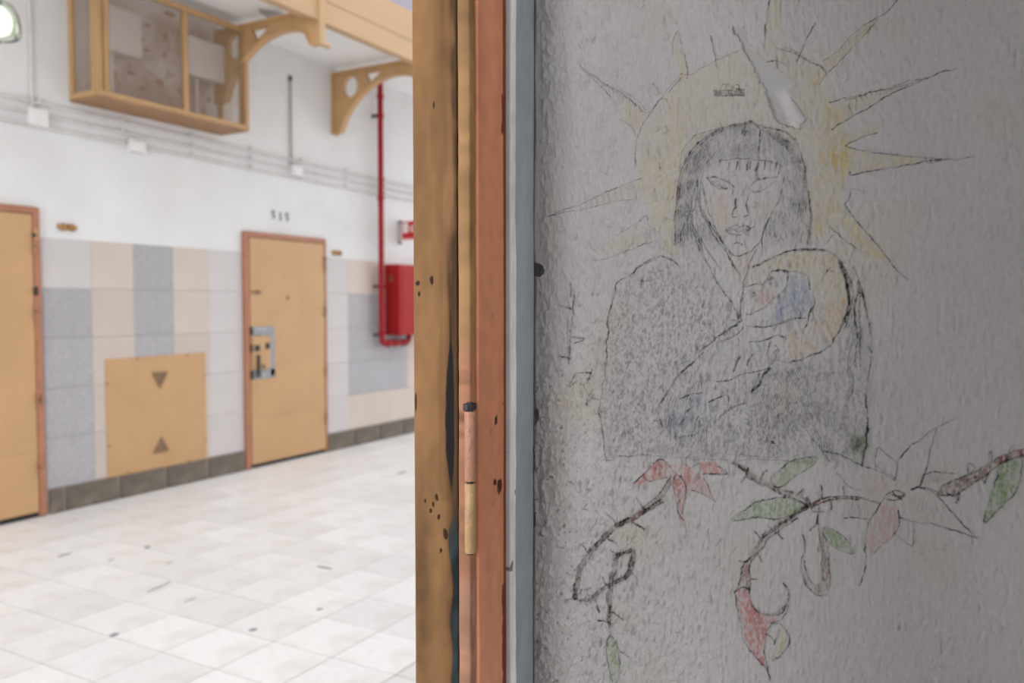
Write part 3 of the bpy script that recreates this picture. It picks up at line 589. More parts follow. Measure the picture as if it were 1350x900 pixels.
infant|F|y|0.36|0|0|0|2587 14676 2729 14786 2962 14900 3221 14928 3369 14902 3473 14853 3539 14766 3578 14643 3602 14443 3571 14180 3457 13993 3321 14194 3274 14366 3226 14586 3073 14699 2841 14703 2668 14577 2556 14546
infant|F|o|0.34|0|0|0|3377 14397 3581 14443 3571 14196 3456 14070 3380 14225
infant|F|o|0.45|0|0|0|3012 14111 3129 14002 3235 13988 3340 13943 3237 13830 3024 13808
infant|F|o|0.25|0|0|0|3231 14224 3381 14194 3457 13993 3326 13911 3234 14067
infant|F|o|0.14|0|0|0|2776 14881 3458 14861 3518 14721 2856 14735
infant|F|p|0.35|0|0|0|2685 14512 2859 14543 2930 14446 2751 14334 2679 14399
infant|F|b|0.4|0|0|0|3012 14668 3164 14650 3227 14523 3259 14382 3171 14224 2926 14174 2770 14124 2907 14398 2983 14541
infant|S|b|0.6|1.8|0|0|2906 14462 3074 14604 3168 14413 3171 14216 2926 14174 2770 14124
infant|L|k|0.6|1|0|0|2520 14186 2510 14334 2532 14497 2555 14644 2602 14773
infant|L|k|0.78|1.2|0|0|2634 14748 2729 14786 2839 14855 2962 14900 3085 14923 3221 14928 3369 14902 3473 14853 3539 14766 3578 14643 3608 14519 3610 14412 3591 14289 3571 14180
infant|L|k|0.7|1.4|0|0|3054 14917 3221 14920 3370 14898
infant|L|k|0.85|1.9|0|0|3517 14782 3563 14674 3601 14550 3606 14396
infant|L|k|0.5|1|0|0|3571 14180 3500 14056 3472 13993
infant|L|k|0.72|1.2|0|0|3429 13922 3341 13865 3267 13839 3147 13780 3025 13760 2900 13772
infant|L|k|0.8|0.9|0|0|3373 14708 3446 14699
infant|L|k|0.8|0.9|0|0|3394 14747 3395 14674
infant|L|k|0.7|0.8|0|0|3438 14741 3373 14674
infant|L|k|0.68|1|0|0|2556 14546 2668 14577 2764 14592 2841 14703 2919 14714 2996 14700 2990 14589 2953 14494 2860 14422 2751 14318 2624 14253 2576 14260
infant|L|k|0.85|2.6|0|0|2764 14589 2841 14647
infant|L|k|0.75|1.5|0|0|2848 14711 2903 14715
infant|L|k|0.9|1.8|0|0|2973 14704 3004 14697
infant|L|k|0.75|2.2|0|0|2629 14505 2678 14472 2646 14448
infant|L|k|0.4|0.8|0|0|2824 14768 2810 14672
infant|L|k|0.35|0.8|0|0|2748 14544 2743 14383
infant|L|k|0.5|0.9|0|0|2996 14700 3088 14698 3179 14657 3218 14602 3231 14523
infant|L|k|0.65|0.9|0|0|3258 14444 3277 14366 3252 14319 3223 14256 3195 14129
infant|L|k|0.55|1.2|0|0|2610 14122 2754 14116 2911 14158 3049 14207 3171 14216
infant|L|b|0.6|1.3|0|0|3059 14572 3077 14414
infant|L|b|0.65|1.6|0|0|2930 14446 2940 14254
infant|L|b|0.4|1|0|0|3014 14509 3047 14382 3140 14255
infant|L|k|0.6|1.1|0|0|2612 13959 2756 13978 2928 14046
infant|L|k|0.6|1.1|0|0|2928 14030 2991 13999
infant|L|k|0.6|1.1|0|0|2883 13932 2915 13869 2869 13738
infant|L|k|0.6|1.1|0|0|2835 13964 2805 13850 2831 13656
infant|L|k|0.6|1.1|0|0|2646 13813 2583 13712
infant|L|k|0.6|1.1|0|0|2516 13809 2453 13642
infant|L|k|0.6|1.1|0|0|2430 14186 2512 14170
infant|L|k|0.6|1.1|0|0|2414 14120 2480 14137
infant|L|k|0.6|1.1|0|0|2383 13987 2497 14055 2545 14121
infant|L|b|0.4|2|0|0|2709 13928 2742 13832
infant|L|k|0.35|0.8|0|0|3066 14096 3129 14002
infant|L|k|0.2|0.8|0|0|3350 14241 3442 14039
pale_flower|C|k|0|0|0|0|3377 12846 3758 12733 3882 12712 3894 12919 4071 12774 4215 12973 4572 13262 4434 13120 4355 12747 4583 12726 4398 12535 4629 12283 4790 12130 4443 12198 4246 12190 4231 11957 4084 12069 3877 11839 3759 11492 3809 11953 3850 12205 3591 12172 3744 12395 3520 12620
pale_flower|L|k|0.7|0.9|0|0|4064 12626 4075 12774 3980 12865 3894 12919 3880 12823 3887 12728
pale_flower|L|k|0.5|0.9|0|0|3887 12728 3983 12677 4064 12626
pale_flower|L|k|0.65|0.9|0|0|4072 12763 4119 12855 4215 12973 4348 13092 4461 13175 4575 13262
pale_flower|L|k|0.65|0.9|0|0|4433 13141 4380 12965 4354 12790 4318 12656 4281 12566 4214 12525
pale_flower|L|k|0.65|0.9|0|0|4318 12678 4394 12718 4508 12730 4587 12723
pale_flower|L|k|0.7|0.9|0|0|4214 12525 4282 12561 4397 12546 4455 12515
pale_flower|L|k|0.65|0.9|0|0|4262 12553 4398 12524 4514 12419 4629 12283 4790 12130
pale_flower|L|k|0.7|0.9|0|0|4101 12237 4250 12201 4404 12200 4538 12185 4669 12149 4790 12130
pale_flower|L|k|0.55|0.9|0|0|4084 12069 4155 12013 4231 11957 4242 12102 4244 12201
pale_flower|L|k|0.6|0.9|0|0|3928 12360 3850 12205 3808 12020 3794 11838
pale_flower|L|k|0.6|0.9|0|0|4100 12303 4094 12104 3976 11954 3877 11839
pale_flower|L|k|0.7|0.9|0|0|3809 11953 3808 11682 3779 11564 3759 11492
pale_flower|L|k|0.6|0.9|0|0|3377 12846 3548 12804 3758 12733 3923 12682 4064 12608
pale_flower|L|k|0.4|0.9|0|0|3520 12620 3638 12507 3742 12462
pale_flower|L|k|0.7|0.9|0|0|3377 12846 3443 12737 3389 12801
pale_flower|L|k|0.6|0.9|0|0|3591 12172 3685 12191 3830 12187
pale_flower|L|k|0.55|0.9|0|0|3850 12205 3939 12362 3968 12409
pale_flower|L|k|0.7|0.9|0|0|4100 12303 4111 12239
pale_flower|L|k|0.65|1|0|0|3968 12421 4027 12483 4106 12503 4146 12474 4107 12437 4027 12461
pale_flower|L|k|0.65|1|0|0|3988 12412 4068 12406 4137 12440 4150 12485
pale_flower|L|k|0.65|1|0|0|4047 12496 4077 12444 4128 12417
pale_flower|F|p|0.36|0|0|0|3830 12180 3949 12352 4090 12324 4084 12080 3876 11850 3811 11840
pale_flower|F|p|0.18|0|0|0|3719 12640 3964 12642 4027 12472 3804 12447
pale_flower|F|p|0.1|0|0|0|4127 12439 4398 12513 4629 12283 4743 12149 4249 12212
pale_flower|H|k|0.4|0.6|85|1.8|4346 12703 4574 12715 4454 12584 4300 12589
pale_flower|H|k|0.18|0.6|80|3|4167 12443 4399 12492 4630 12262 4288 12239
pale_flower|H|k|0.3|0.6|60|2.4|3399 12813 3675 12748 3720 12550 3530 12643
pale_flower|H|k|0.35|0.6|80|2.2|4111 12228 4240 12200 4224 11989 4094 12082
pale_flower|H|k|0.3|0.6|82|2.2|3599 12287 3868 12320 3829 12203 3601 12185
pale_flower|H|k|0.5|0.7|84|1.5|3661 12972 3803 13117 3769 12734 3675 12759
pale_flower|L|k|0.7|1.2|0|0|3801 13206 3791 12982 3758 12733
pale_flower|F|g|0.25|0|0|0|3668 12950 3790 13049 3762 12734 3679 12748
vine_stem|F|n|0.5|0|0|0|4436 12518 4529 12625 4694 12716 4820 12803 4962 12921 5153 13010 5155 12938 4963 12848 4822 12709 4624 12549 4456 12498
vine_stem|F|r|0.5|0|0|0|4962 12921 5153 13010 5155 12938 4963 12844
vine_stem|L|k|0.85|1.2|0|0|4436 12518 4529 12625 4694 12716 4820 12803 4962 12921 5153 13010
vine_stem|L|k|0.8|1.1|0|0|4456 12498 4624 12549 4822 12709 4963 12848 5155 12938
vine_stem|C|k|0|0|0|0|4436 12518 4529 12625 4694 12716 4820 12803 4962 12921 5153 13010 5155 12938 4963 12848 4822 12709 4624 12549 4456 12498
vine_stem|L|k|0.85|1|0|0|4692 12833 4752 12790 4703 12728 4692 12833
vine_stem|L|k|0.85|1|0|0|4883 12981 4865 12849 4894 12894 4883 12981
vine_stem|L|k|0.85|1|0|0|5060 13033 5019 12899 5075 12983 5060 13033
vine_stem|L|k|0.85|1|0|0|4813 12739 4838 12664 4861 12754
vine_stem|L|k|0.85|1|0|0|4620 12564 4603 12451 4633 12557
vine_stem|L|k|0.85|1|0|0|4531 12528 4587 12513 4614 12548
vine_stem|L|k|0.85|1|0|0|4704 12675 4768 12713
vine_stem|L|k|0.75|1.2|0|0|3125 12160 3256 12269 3385 12342 3555 12389 3723 12392 3928 12360
vine_stem|L|k|0.8|1.3|0|0|3256 12241 3407 12315 3556 12362 3723 12374
vine_stem|F|r|0.5|0|0|0|3212 12252 3385 12349 3555 12396 3723 12397 3723 12365 3556 12350 3386 12303 3256 12234
vine_stem|L|k|0.75|1.1|0|0|3361 12477 3376 12352
vine_stem|L|k|0.75|1.1|0|0|3587 12502 3589 12400
vine_stem|L|k|0.75|1.1|0|0|3473 12238 3467 12335
vine_stem|L|k|0.75|1.1|0|0|3211 12333 3260 12270
vine_stem|L|k|0.75|1.1|0|0|3234 12243 3310 12299
vine_stem|L|k|0.55|2.2|0|0|2449 12635 2574 12553 2713 12442 2835 12408 3014 12336 3233 12270
vine_stem|L|n|0.5|2.4|0|0|2449 12632 2589 12570 2728 12474 2864 12427 3043 12369 3217 12328
vine_stem|L|k|0.75|1.3|0|0|2612 12588 2590 12491 2553 12425
vine_stem|L|k|0.75|1.3|0|0|2744 12429 2765 12540 2802 12583
vine_stem|L|k|0.75|1.3|0|0|2985 12317 3072 12358
vine_stem|L|k|0.75|1.3|0|0|3130 12349 3195 12417 3174 12354
vine_stem|L|k|0.75|1.3|0|0|3232 12345 3261 12280
vine_stem|L|k|0.75|1.3|0|0|3304 12286 3276 12229
vine_stem|L|k|0.75|1.3|0|0|3028 12383 3086 12374
vine_stem|L|k|0.75|1.3|0|0|2590 12491 2652 12474
vine_stem|L|k|0.85|2.6|0|0|3233 12267 3104 12147 2959 12021 2841 11897 2752 11791 2662 11660
vine_stem|L|k|0.6|1.4|0|0|3137 12118 2992 11992 2875 11867 2786 11761 2696 11630
vine_stem|L|n|0.5|3|0|0|3233 12267 3104 12147 2959 12021 2841 11897 2752 11791 2662 11660
vine_stem|L|k|0.75|1.2|0|0|2840 11982 2901 11936
vine_stem|L|k|0.75|1.2|0|0|2938 11926 2976 11869
vine_stem|L|k|0.75|1.2|0|0|2690 11900 2752 11838
vine_stem|L|k|0.75|1.2|0|0|2811 11924 2781 11873
vine_stem|L|k|0.8|1.1|0|0|2769 11751 2641 11599 2577 11505 2554 11384 2506 11207
vine_stem|L|k|0.7|1.1|0|0|2801 11755 2737 11696 2666 11577 2643 11499 2652 11400 2638 11255
vine_stem|F|n|0.42|0|0|0|2769 11751 2641 11599 2577 11505 2554 11384 2506 11207 2638 11255 2652 11400 2643 11499 2666 11577 2737 11696 2801 11755
vine_stem|C|k|0|0|0|0|2769 11751 2641 11599 2577 11505 2554 11384 2506 11207 2638 11255 2652 11400 2643 11499 2666 11577 2737 11696 2801 11755
vine_stem|L|k|0.8|1.2|0|0|2527 11556 2585 11531 2577 11488
vine_stem|L|k|0.8|1.2|0|0|2730 11645 2771 11585
vine_stem|L|k|0.8|1.2|0|0|2652 11375 2725 11387
vine_stem|L|k|0.8|1.2|0|0|2577 11547 2641 11590
vine_stem|L|k|0.7|1.2|0|0|3195 11936 3219 11776 3181 11630 3201 11492 3269 11375 3379 11324 3454 11395 3462 11581 3447 11809 3401 11987
vine_stem|L|k|0.6|1|0|0|3333 12197 3358 12027 3382 11846 3391 11662 3366 11461 3301 11439 3234 11544 3216 11658
vine_stem|F|n|0.38|0|0|0|3333 12186 3391 11986 3454 11787 3462 11535 3443 11381 3358 11327 3258 11385 3201 11492 3217 11635 3290 11437 3366 11450 3391 11685 3365 11982
vine_stem|C|k|0|0|0|0|3333 12186 3391 11986 3454 11787 3462 11535 3443 11381 3358 11327 3258 11385 3201 11492 3217 11635 3290 11437 3366 11450 3391 11685 3365 11982
vine_stem|L|k|0.8|1.2|0|0|3271 11999 3341 12083 3334 12163
vine_stem|L|k|0.8|1.2|0|0|3290 12204 3391 12212
vine_stem|L|k|0.8|1.2|0|0|3343 12256 3344 12176
vine_stem|L|k|0.8|1.2|0|0|3350 11795 3375 11891
vine_stem|L|k|0.8|1.2|0|0|3390 12020 3443 12062
vine_stem|L|n|0.42|3.4|0|0|1633 12097 1461 11993 1286 11870 1108 11771 981 11642 835 11484 705 11308 620 11155 582 11008 555 10792
vine_stem|L|k|0.55|1|0|0|1609 12100 1437 11996 1261 11874 1083 11774 956 11646 809 11487 678 11311 593 11158 556 11011 528 10794
vine_stem|L|k|0.55|1|0|0|1657 12091 1485 11987 1311 11865 1133 11766 1007 11637 861 11479 731 11303 647 11150 609 11004 581 10787
vine_stem|L|k|0.45|3|0|0|1633 12097 1461 11993 1286 11870 1108 11771 981 11642 835 11484 705 11308 620 11155 582 11008 555 10792
vine_stem|L|n|0.42|3.4|0|0|555 10792 726 10787 838 10894 985 11023 1184 11142 1273 11259 1298 11483 1218 11454 1092 11393 1075 11227 1021 11029 1004 10836 996 10575
vine_stem|L|k|0.55|1|0|0|528 10794 699 10789 811 10896 959 11026 1159 11145 1248 11261 1273 11486 1193 11457 1067 11396 1050 11230 996 11032 979 10839 971 10577
vine_stem|L|k|0.55|1|0|0|581 10787 752 10783 864 10890 1011 11019 1209 11138 1298 11254 1323 11478 1243 11449 1118 11388 1100 11223 1047 11025 1030 10832 1022 10572
vine_stem|L|k|0.45|3|0|0|555 10792 726 10787 838 10894 985 11023 1184 11142 1273 11259 1298 11483 1218 11454 1092 11393 1075 11227 1021 11029 1004 10836 996 10575
vine_stem|L|k|0.78|1.3|0|0|989 11887 1053 11823 1117 11767
vine_stem|L|k|0.78|1.3|0|0|628 11458 723 11398 742 11436
vine_stem|L|k|0.78|1.3|0|0|444 11074 573 11059
vine_stem|L|k|0.78|1.3|0|0|439 10753 574 10777
vine_stem|L|k|0.78|1.3|0|0|1442 11761 1287 11820
vine_stem|L|k|0.78|1.3|0|0|1356 12064 1435 11981
vine_stem|L|k|0.78|1.3|0|0|1366 11151 1264 11249
vine_stem|L|k|0.78|1.3|0|0|916 11107 989 11003
vine_stem|L|k|0.78|1.3|0|0|1169 10646 1045 10719
vine_stem|L|k|0.78|1.3|0|0|753 10949 640 10909
vine_stem|L|k|0.78|1.3|0|0|1028 11452 1119 11397
vine_stem|L|k|0.78|1.3|0|0|876 10674 838 10842
vine_stem|L|k|0.78|1.3|0|0|563 11005 555 10774
vine_stem|L|k|0.78|1.3|0|0|744 10790 819 10873
vine_stem|L|k|0.78|1.3|0|0|876 10587 1006 10577
vine_stem|L|n|0.45|3|0|0|1784 12441 1668 12199 1463 12026 1288 11870 1092 11759
vine_stem|L|k|0.6|1|0|0|1764 12453 1647 12210 1442 12036 1267 11880 1070 11770
vine_stem|L|k|0.6|1|0|0|1804 12427 1688 12185 1484 12011 1309 11855 1114 11745
vine_stem|L|r|0.5|2|0|0|1445 11990 1253 11857
vine_stem|L|k|0.75|1.2|0|0|1339 12103 1419 12020 1445 11990
vine_stem|L|k|0.75|1.2|0|0|991 11883 1110 11762
vine_stem|L|k|0.75|1.2|0|0|1288 11819 1438 11763
vine_stem|L|k|0.75|1.2|0|0|984 11590 1075 11535
vine_stem|L|k|0.75|1.2|0|0|630 11454 706 11395
vine_stem|L|k|0.75|1.2|0|0|1565 12171 1583 12123
vine_stem|L|k|0.6|2.6|0|0|1013 10767 1010 10583 1025 10421
vine_stem|L|k|0.7|1.2|0|0|1168 10650 1043 10717
vine_stem|L|k|0.6|1|0|0|877 10585 995 10580
vine_stem|L|k|0.6|1.2|0|0|1074 10357 1151 10264 1247 10225
red_flower|F|r|0.5|0|0|0|1329 12278 1425 12405 1562 12552 1647 12592 1716 12517 1708 12385 1495 12321
red_flower|F|r|0.5|0|0|0|1784 12441 1868 12401 1932 12278 1888 12028 1940 11798 1838 11989 1786 12212
red_flower|L|k|0.75|1.1|0|0|1321 12277 1425 12397 1562 12548 1647 12592 1724 12518 1784 12458
red_flower|L|k|0.45|0.8|0|0|1425 12389 1478 12327 1632 12360 1717 12402
red_flower|L|k|0.7|1.1|0|0|1800 12460 1876 12402 1932 12278 1896 12094 1888 11995
red_flower|L|k|0.6|1|0|0|1793 12410 1782 12228 1838 12022 1922 11902 1943 11798
red_flower|F|r|0.5|0|0|0|2067 12607 2260 12620 2311 12558 2400 12504 2213 12475 2084 12480
red_flower|F|r|0.3|0|0|0|1887 12517 1986 12527 2133 12428 2199 12307 2262 12162 2151 12237 1988 12284 1888 12322
red_flower|L|k|0.75|1.1|0|0|2292 12572 2404 12501 2213 12485 2117 12475
red_flower|L|k|0.65|1|0|0|2133 12428 2199 12307 2258 12170
red_flower|L|k|0.5|0.8|0|0|1988 12276 2119 12250 2249 12184
red_flower|L|k|0.5|0.9|0|0|1886 12566 1969 12525 2067 12599
red_flower|C|k|0|0|0|0|1329 12278 1425 12405 1562 12552 1647 12592 1716 12517 1708 12385 1495 12321
red_flower|S|r|0.5|1.8|0|0|1329 12278 1425 12405 1562 12552 1647 12592 1716 12517 1708 12385 1495 12321
red_flower|C|k|0|0|0|0|1784 12441 1868 12401 1932 12278 1888 12028 1940 11798 1838 11989 1786 12212
red_flower|S|r|0.5|1.8|0|0|1784 12441 1868 12401 1932 12278 1888 12028 1940 11798 1838 11989 1786 12212
red_flower|C|k|0|0|0|0|2067 12607 2260 12620 2311 12558 2400 12504 2213 12475 2084 12480
red_flower|S|r|0.5|1.8|0|0|2067 12607 2260 12620 2311 12558 2400 12504 2213 12475 2084 12480
red_flower|C|k|0|0|0|0|1887 12517 1986 12527 2133 12428 2199 12307 2262 12162 2151 12237 1988 12284 1888 12322
red_flower|S|r|0.5|1.8|0|0|1887 12517 1986 12527 2133 12428 2199 12307 2262 12162 2151 12237 1988 12284 1888 12322
red_flower|F|r|0.22|0|0|0|1699 12532 1916 12569 1973 12525 1974 12331 1868 12352
red_flower|C|k|0|0|0|0|1699 12532 1916 12569 1973 12525 1974 12331 1868 12352
leaf0|C|k|0|0|0|0|4972 12849 5085 12922 5154 12944 5156 12877 5092 12612 4989 12476 4841 12272 4881 12505 4931 12699
leaf0|F|g|0.55|0|0|0|4972 12849 5085 12922 5154 12944 5156 12877 5092 12612 4989 12476 4841 12272 4881 12505 4931 12699
leaf0|L|k|0.62|1|0|0|4972 12849 5085 12922 5154 12944 5156 12877 5092 12612 4989 12476 4841 12272 4881 12505 4931 12699 4972 12849
leaf0|S|g|0.45|1.8|0|0|4972 12849 5085 12922 5154 12944 5156 12877 5092 12612 4989 12476 4841 12272 4881 12505 4931 12699
leaf0|H|g|0.35|0.6|65|2|4972 12849 5085 12922 5154 12944 5156 12877 5092 12612 4989 12476 4841 12272 4881 12505 4931 12699
leaf1|C|k|0|0|0|0|3401 12022 3519 12015 3626 11949 3701 11813 3564 11826 3457 11880
leaf1|F|g|0.5|0|0|0|3401 12022 3519 12015 3626 11949 3701 11813 3564 11826 3457 11880
leaf1|L|k|0.62|1|0|0|3401 12022 3519 12015 3626 11949 3701 11813 3564 11826 3457 11880 3401 12022
leaf1|S|g|0.45|1.8|0|0|3401 12022 3519 12015 3626 11949 3701 11813 3564 11826 3457 11880
leaf2|C|k|0|0|0|0|2849 12479 2966 12622 3125 12736 3318 12769 3276 12682 3127 12562 3012 12458 2909 12424
leaf2|F|g|0.38|0|0|0|2849 12479 2966 12622 3125 12736 3318 12769 3276 12682 3127 12562 3012 12458 2909 12424
leaf2|L|k|0.62|1|0|0|2849 12479 2966 12622 3125 12736 3318 12769 3276 12682 3127 12562 3012 12458 2909 12424 2849 12479
leaf2|S|g|0.45|1.8|0|0|2849 12479 2966 12622 3125 12736 3318 12769 3276 12682 3127 12562 3012 12458 2909 12424
leaf3|C|k|0|0|0|0|2457 11990 2549 12109 2746 12243 2955 12314 3131 12303 3233 12232 3104 12147 2899 12067 2688 12064
leaf3|F|g|0.45|0|0|0|2457 11990 2549 12109 2746 12243 2955 12314 3131 12303 3233 12232 3104 12147 2899 12067 2688 12064
leaf3|L|k|0.62|1|0|0|2457 11990 2549 12109 2746 12243 2955 12314 3131 12303 3233 12232 3104 12147 2899 12067 2688 12064 2457 11990
leaf3|S|g|0.45|1.8|0|0|2457 11990 2549 12109 2746 12243 2955 12314 3131 12303 3233 12232 3104 12147 2899 12067 2688 12064
leaf4|C|k|0|0|0|0|996 10415 1073 10394 1132 10241 1143 10061 1106 9860 1057 9849 998 10029 968 10225
leaf4|F|g|0.45|0|0|0|996 10415 1073 10394 1132 10241 1143 10061 1106 9860 1057 9849 998 10029 968 10225
leaf4|L|k|0.62|1|0|0|996 10415 1073 10394 1132 10241 1143 10061 1106 9860 1057 9849 998 10029 968 10225 996 10415
leaf4|S|g|0.45|1.8|0|0|996 10415 1073 10394 1132 10241 1143 10061 1106 9860 1057 9849 998 10029 968 10225
chilli_pod|C|k|0|0|0|0|2515 11209 2580 11274 2637 11263 2664 11117 2746 11032 2859 10999 2985 11059 3046 11169 3060 11254 3062 11139 2970 10999 2860 10903 2822 10729 2809 10560 2876 10324 2720 10541 2603 10719 2543 10960
chilli_pod|F|r|0.5|0|0|0|2515 11209 2629 11245 2664 11117 2746 11032 2843 10983 2954 10991 2860 10903 2814 10728 2801 10558 2859 10370 2720 10541 2603 10719 2543 10960
chilli_pod|F|p|0.2|0|0|0|2515 11209 2580 11274 2637 11263 2664 11117 2746 11032 2859 10999 2985 11059 3046 11169 3060 11254 3062 11139 2970 10999 2860 10903 2822 10729 2809 10560 2876 10324 2720 10541 2603 10719 2543 10960
chilli_pod|L|k|0.72|1.1|0|0|2498 11202 2520 11041 2560 10846 2604 10685 2720 10541 2834 10431 2879 10308
chilli_pod|L|k|0.7|1.3|0|0|2645 11281 2650 11165 2713 11059 2859 11016 2985 11072 3046 11186 3073 11272 3028 11346 2996 11390
chilli_pod|L|k|0.6|1|0|0|3061 11237 3047 11104 2986 10994 2907 10946 2837 10832 2823 10696 2817 10561 2850 10435 2879 10308
chilli_pod|L|k|0.85|1.1|0|0|2502 11203 2580 11279 2641 11264
chilli_pod|L|k|0.5|1.8|0|0|2672 11085 2778 11021 2906 11045 3000 11128
yellow_crescent|C|k|0|0|0|0|2860 10887 2923 10940 2986 10944 3042 10873 3070 10796 3053 10694 2991 10598 2913 10532 2942 10720 2910 10780
yellow_crescent|F|y|0.6|0|0|0|2971 10908 3051 10825 3053 10710 2975 10595 2921 10553 2942 10720 2957 10806
yellow_crescent|L|k|0.82|1.3|0|0|2860 10887 2923 10940 2986 10944 3042 10873 3070 10796 3053 10694 2991 10598 2913 10532
yellow_crescent|L|k|0.7|1.2|0|0|2837 10816 2910 10760 2918 10724 2964 10874
yellow_crescent|L|k|0.85|1.8|0|0|2897 10528 2937 10550
thorn_sketch|L|k|0.62|1.3|0|0|466 14614 524 14469 511 14207 483 13943 469 13652
thorn_sketch|L|k|0.62|1.6|0|0|475 14601 481 14469
thorn_sketch|L|k|0.62|0.8|0|0|447 14206 448 13942 460 13705
thorn_sketch|L|k|0.62|1.6|0|0|370 14338 525 14299
thorn_sketch|L|k|0.62|1.6|0|0|409 14325 482 14299
thorn_sketch|L|k|0.62|1.3|0|0|468 13969 662 13952 535 13897
thorn_sketch|L|k|0.62|1.4|0|0|331 13727 484 13711
thorn_sketch|L|k|0.62|1.6|0|0|542 13523 464 13374 572 13445
thorn_sketch|L|k|0.62|1.6|0|0|744 13269 696 13156 787 13272
thorn_sketch|L|k|0.62|1|0|0|571 13550 772 13532 701 13424
thorn_sketch|L|k|0.62|0.7|0|0|644 13422 773 13245 900 13239
thorn_sketch|L|k|0.62|1.2|0|0|771 13584 715 13451
thorn_sketch|S|k|0.5|1.8|0|0|437 14470 533 14469 535 13944 484 13679 440 13678
thorn_sketch|S|n|0.3|1.8|0|0|542 13602 785 13611 786 13376 485 13361
"""
# ------------------------------------------------------------------ the cell and the gallery shell
WY = 5.55                 # plane of the gallery's far wall
DX = 0.90                 # plane of the cell wall with the drawing
def structure(name, mb, m, label, cat='wall', org=None):
    o = mb.build(name, m, org=org); return tag(o, label, cat, kind='structure')

floor = structure('floor', MB().box(-5, 15, -3.4, 5.75, -0.12, -0.003), M['floor_grid'], 'gallery floor of pale square terrazzo tiles with scuffed joints', 'floor')
TX, TY = 0.3085, 0.3235
tile_me = None
k0 = -1
for i in range(-1, 22):
    for j in range(-5, 8):
        x = 1.912 + TX*i; y = 3.24 + TY*j
        if x > 8.6 or y+TY > WY+0.02 or y < 1.7: continue
        if y - 0.49 < (x-0.6)*0.0 or (x > 5.2 and y < 3.2) or (x > 6.8 and y < 3.9): continue
        if tile_me is None:
            o = MB().box(-TX/2+0.0028, TX/2-0.0028, -TY/2+0.0028, TY/2-0.0028, -0.018, 0, 0.002).build('floor_tile', M['floor_tile'], floor, org=(0, 0, 0)); tile_me = o.data
        else: o = link('floor_tile', tile_me, None, floor)
        o.location = (x+TX/2, y+TY/2, -rnd.random()*0.0006); o.rotation_euler = (rnd.uniform(-.0012, .0012), rnd.uniform(-.0012, .0012), 0)
# chipped corners and scrapes in the tiles
for (x, y, l, w, a) in ((2.73, 3.605, .17, .018, 8), (2.80, 3.62, .05, .02, 0), (2.83, 4.55, .12, .03, 5), (2.24, 3.253, .05, .04, 20), (2.572, 2.767, .05, .05, 30), (2.903, 2.68, .04, .035, 10), (3.39, 3.085, .035, .14, 80), (3.162, 4.268, .06, .04, 15), (2.695, 3.316, .09, .012, 0), (5.66, 4.27, .16, .04, 70), (2.90, 4.23, .07, .012, 10), (3.03, 3.90, .07, .014, 5)):
    n = 9; pts = []
    for k in range(n):
        t = 2*math.pi*k/n; r = rnd.uniform(0.6, 1.0); px, py = math.cos(t)*l/2*r, math.sin(t)*w/2*r; ca, sa = math.cos(math.radians(a if a < 60 else 0)), math.sin(math.radians(a if a < 60 else 0))
        pts.append((x+px*ca-py*sa, y+px*sa+py*ca))
    s = MB().prism(pts, 2, -0.004, 0.0006).build('chip', M['scuff'], floor); s['label'] = 'dark chipped spot in a floor tile'

wall_far = structure('wall_far', MB().box(-5, 15, WY, WY+0.2, -0.1, 8), M['stained_wall'], 'white plastered gallery wall with a dado of big tiles across the passage', 'wall')
# tiles of the dado: (left, right) of each column and a colour per row, top row first
TZ = [1.895, 1.55, 1.205, 0.86, 0.515, 0.17]
cols = [(3.335, 3.693, 'wgggg'), (3.693, 4.036, 'bbbbb'), (4.036, 4.387, 'ggggg'), (4.387, 4.727, 'bbbbb'), (4.727, 5.075, 'wwwww'),
        (6.135, 6.464, 'wwwww'), (6.464, 6.793, 'bgggb'), (6.793, 7.121, 'bgggb'), (7.121, 7.45, 'bgggb'), (7.45, 7.78, 'bbbbb'), (7.78, 8.11, 'wwwww'), (8.11, 8.44, 'bgggb'), (8.44, 8.77, 'bgggb')]
cols += [(2.29-.347*(k+1), 2.29-.347*k, p_) for k, p_ in enumerate(('wwwww', 'bgggb', 'bbbbb', 'ggggg', 'bbbbb', 'wwwww', 'wgggg', 'wgggg', 'bbbbb', 'ggggg'))]
tm = {'w': M['tile_white'], 'b': M['tile_beige'], 'g': M['tile_grey']}
for x0, x1, pat in cols:
    for r, ch in enumerate(pat):
        cx, cz = (x0+x1)/2, (TZ[r]+TZ[r+1])/2
        MB().box(x0+.0008, x1-.0008, WY-0.0075, WY+0.002, TZ[r+1]+.0012, TZ[r]-.0012, 0.001).build('wall_tile', tm[ch], wall_far, org=(cx, WY, cz))
base_far = structure('baseboard_far', MB().box(-1.2, 2.29, WY-0.012, WY+.01, 0, 0.168).box(3.33, 5.09, WY-0.012, WY+.01, 0, 0.168).box(6.12, 9.0, WY-0.012, WY+.01, 0, 0.168), M['mortar'], 'low grey stone plinth along the foot of the tiled wall', 'baseboard')
bx = [3.335, 3.452, 3.872, 4.28, 4.69, 5.085]
for a, b in list(zip(bx, bx[1:])) + [(6.125+0.41*k, 6.125+0.41*(k+1)) for k in range(6)] + [(2.29-0.41*(k+1), 2.29-0.41*k) for k in range(8)]:
    MB().box(a+.009, b-.009, WY-0.024, WY-.005, 0.0, 0.166, 0.003).build('plinth_stone', M['stone'], base_far, org=((a+b)/2, WY-.015, .08))

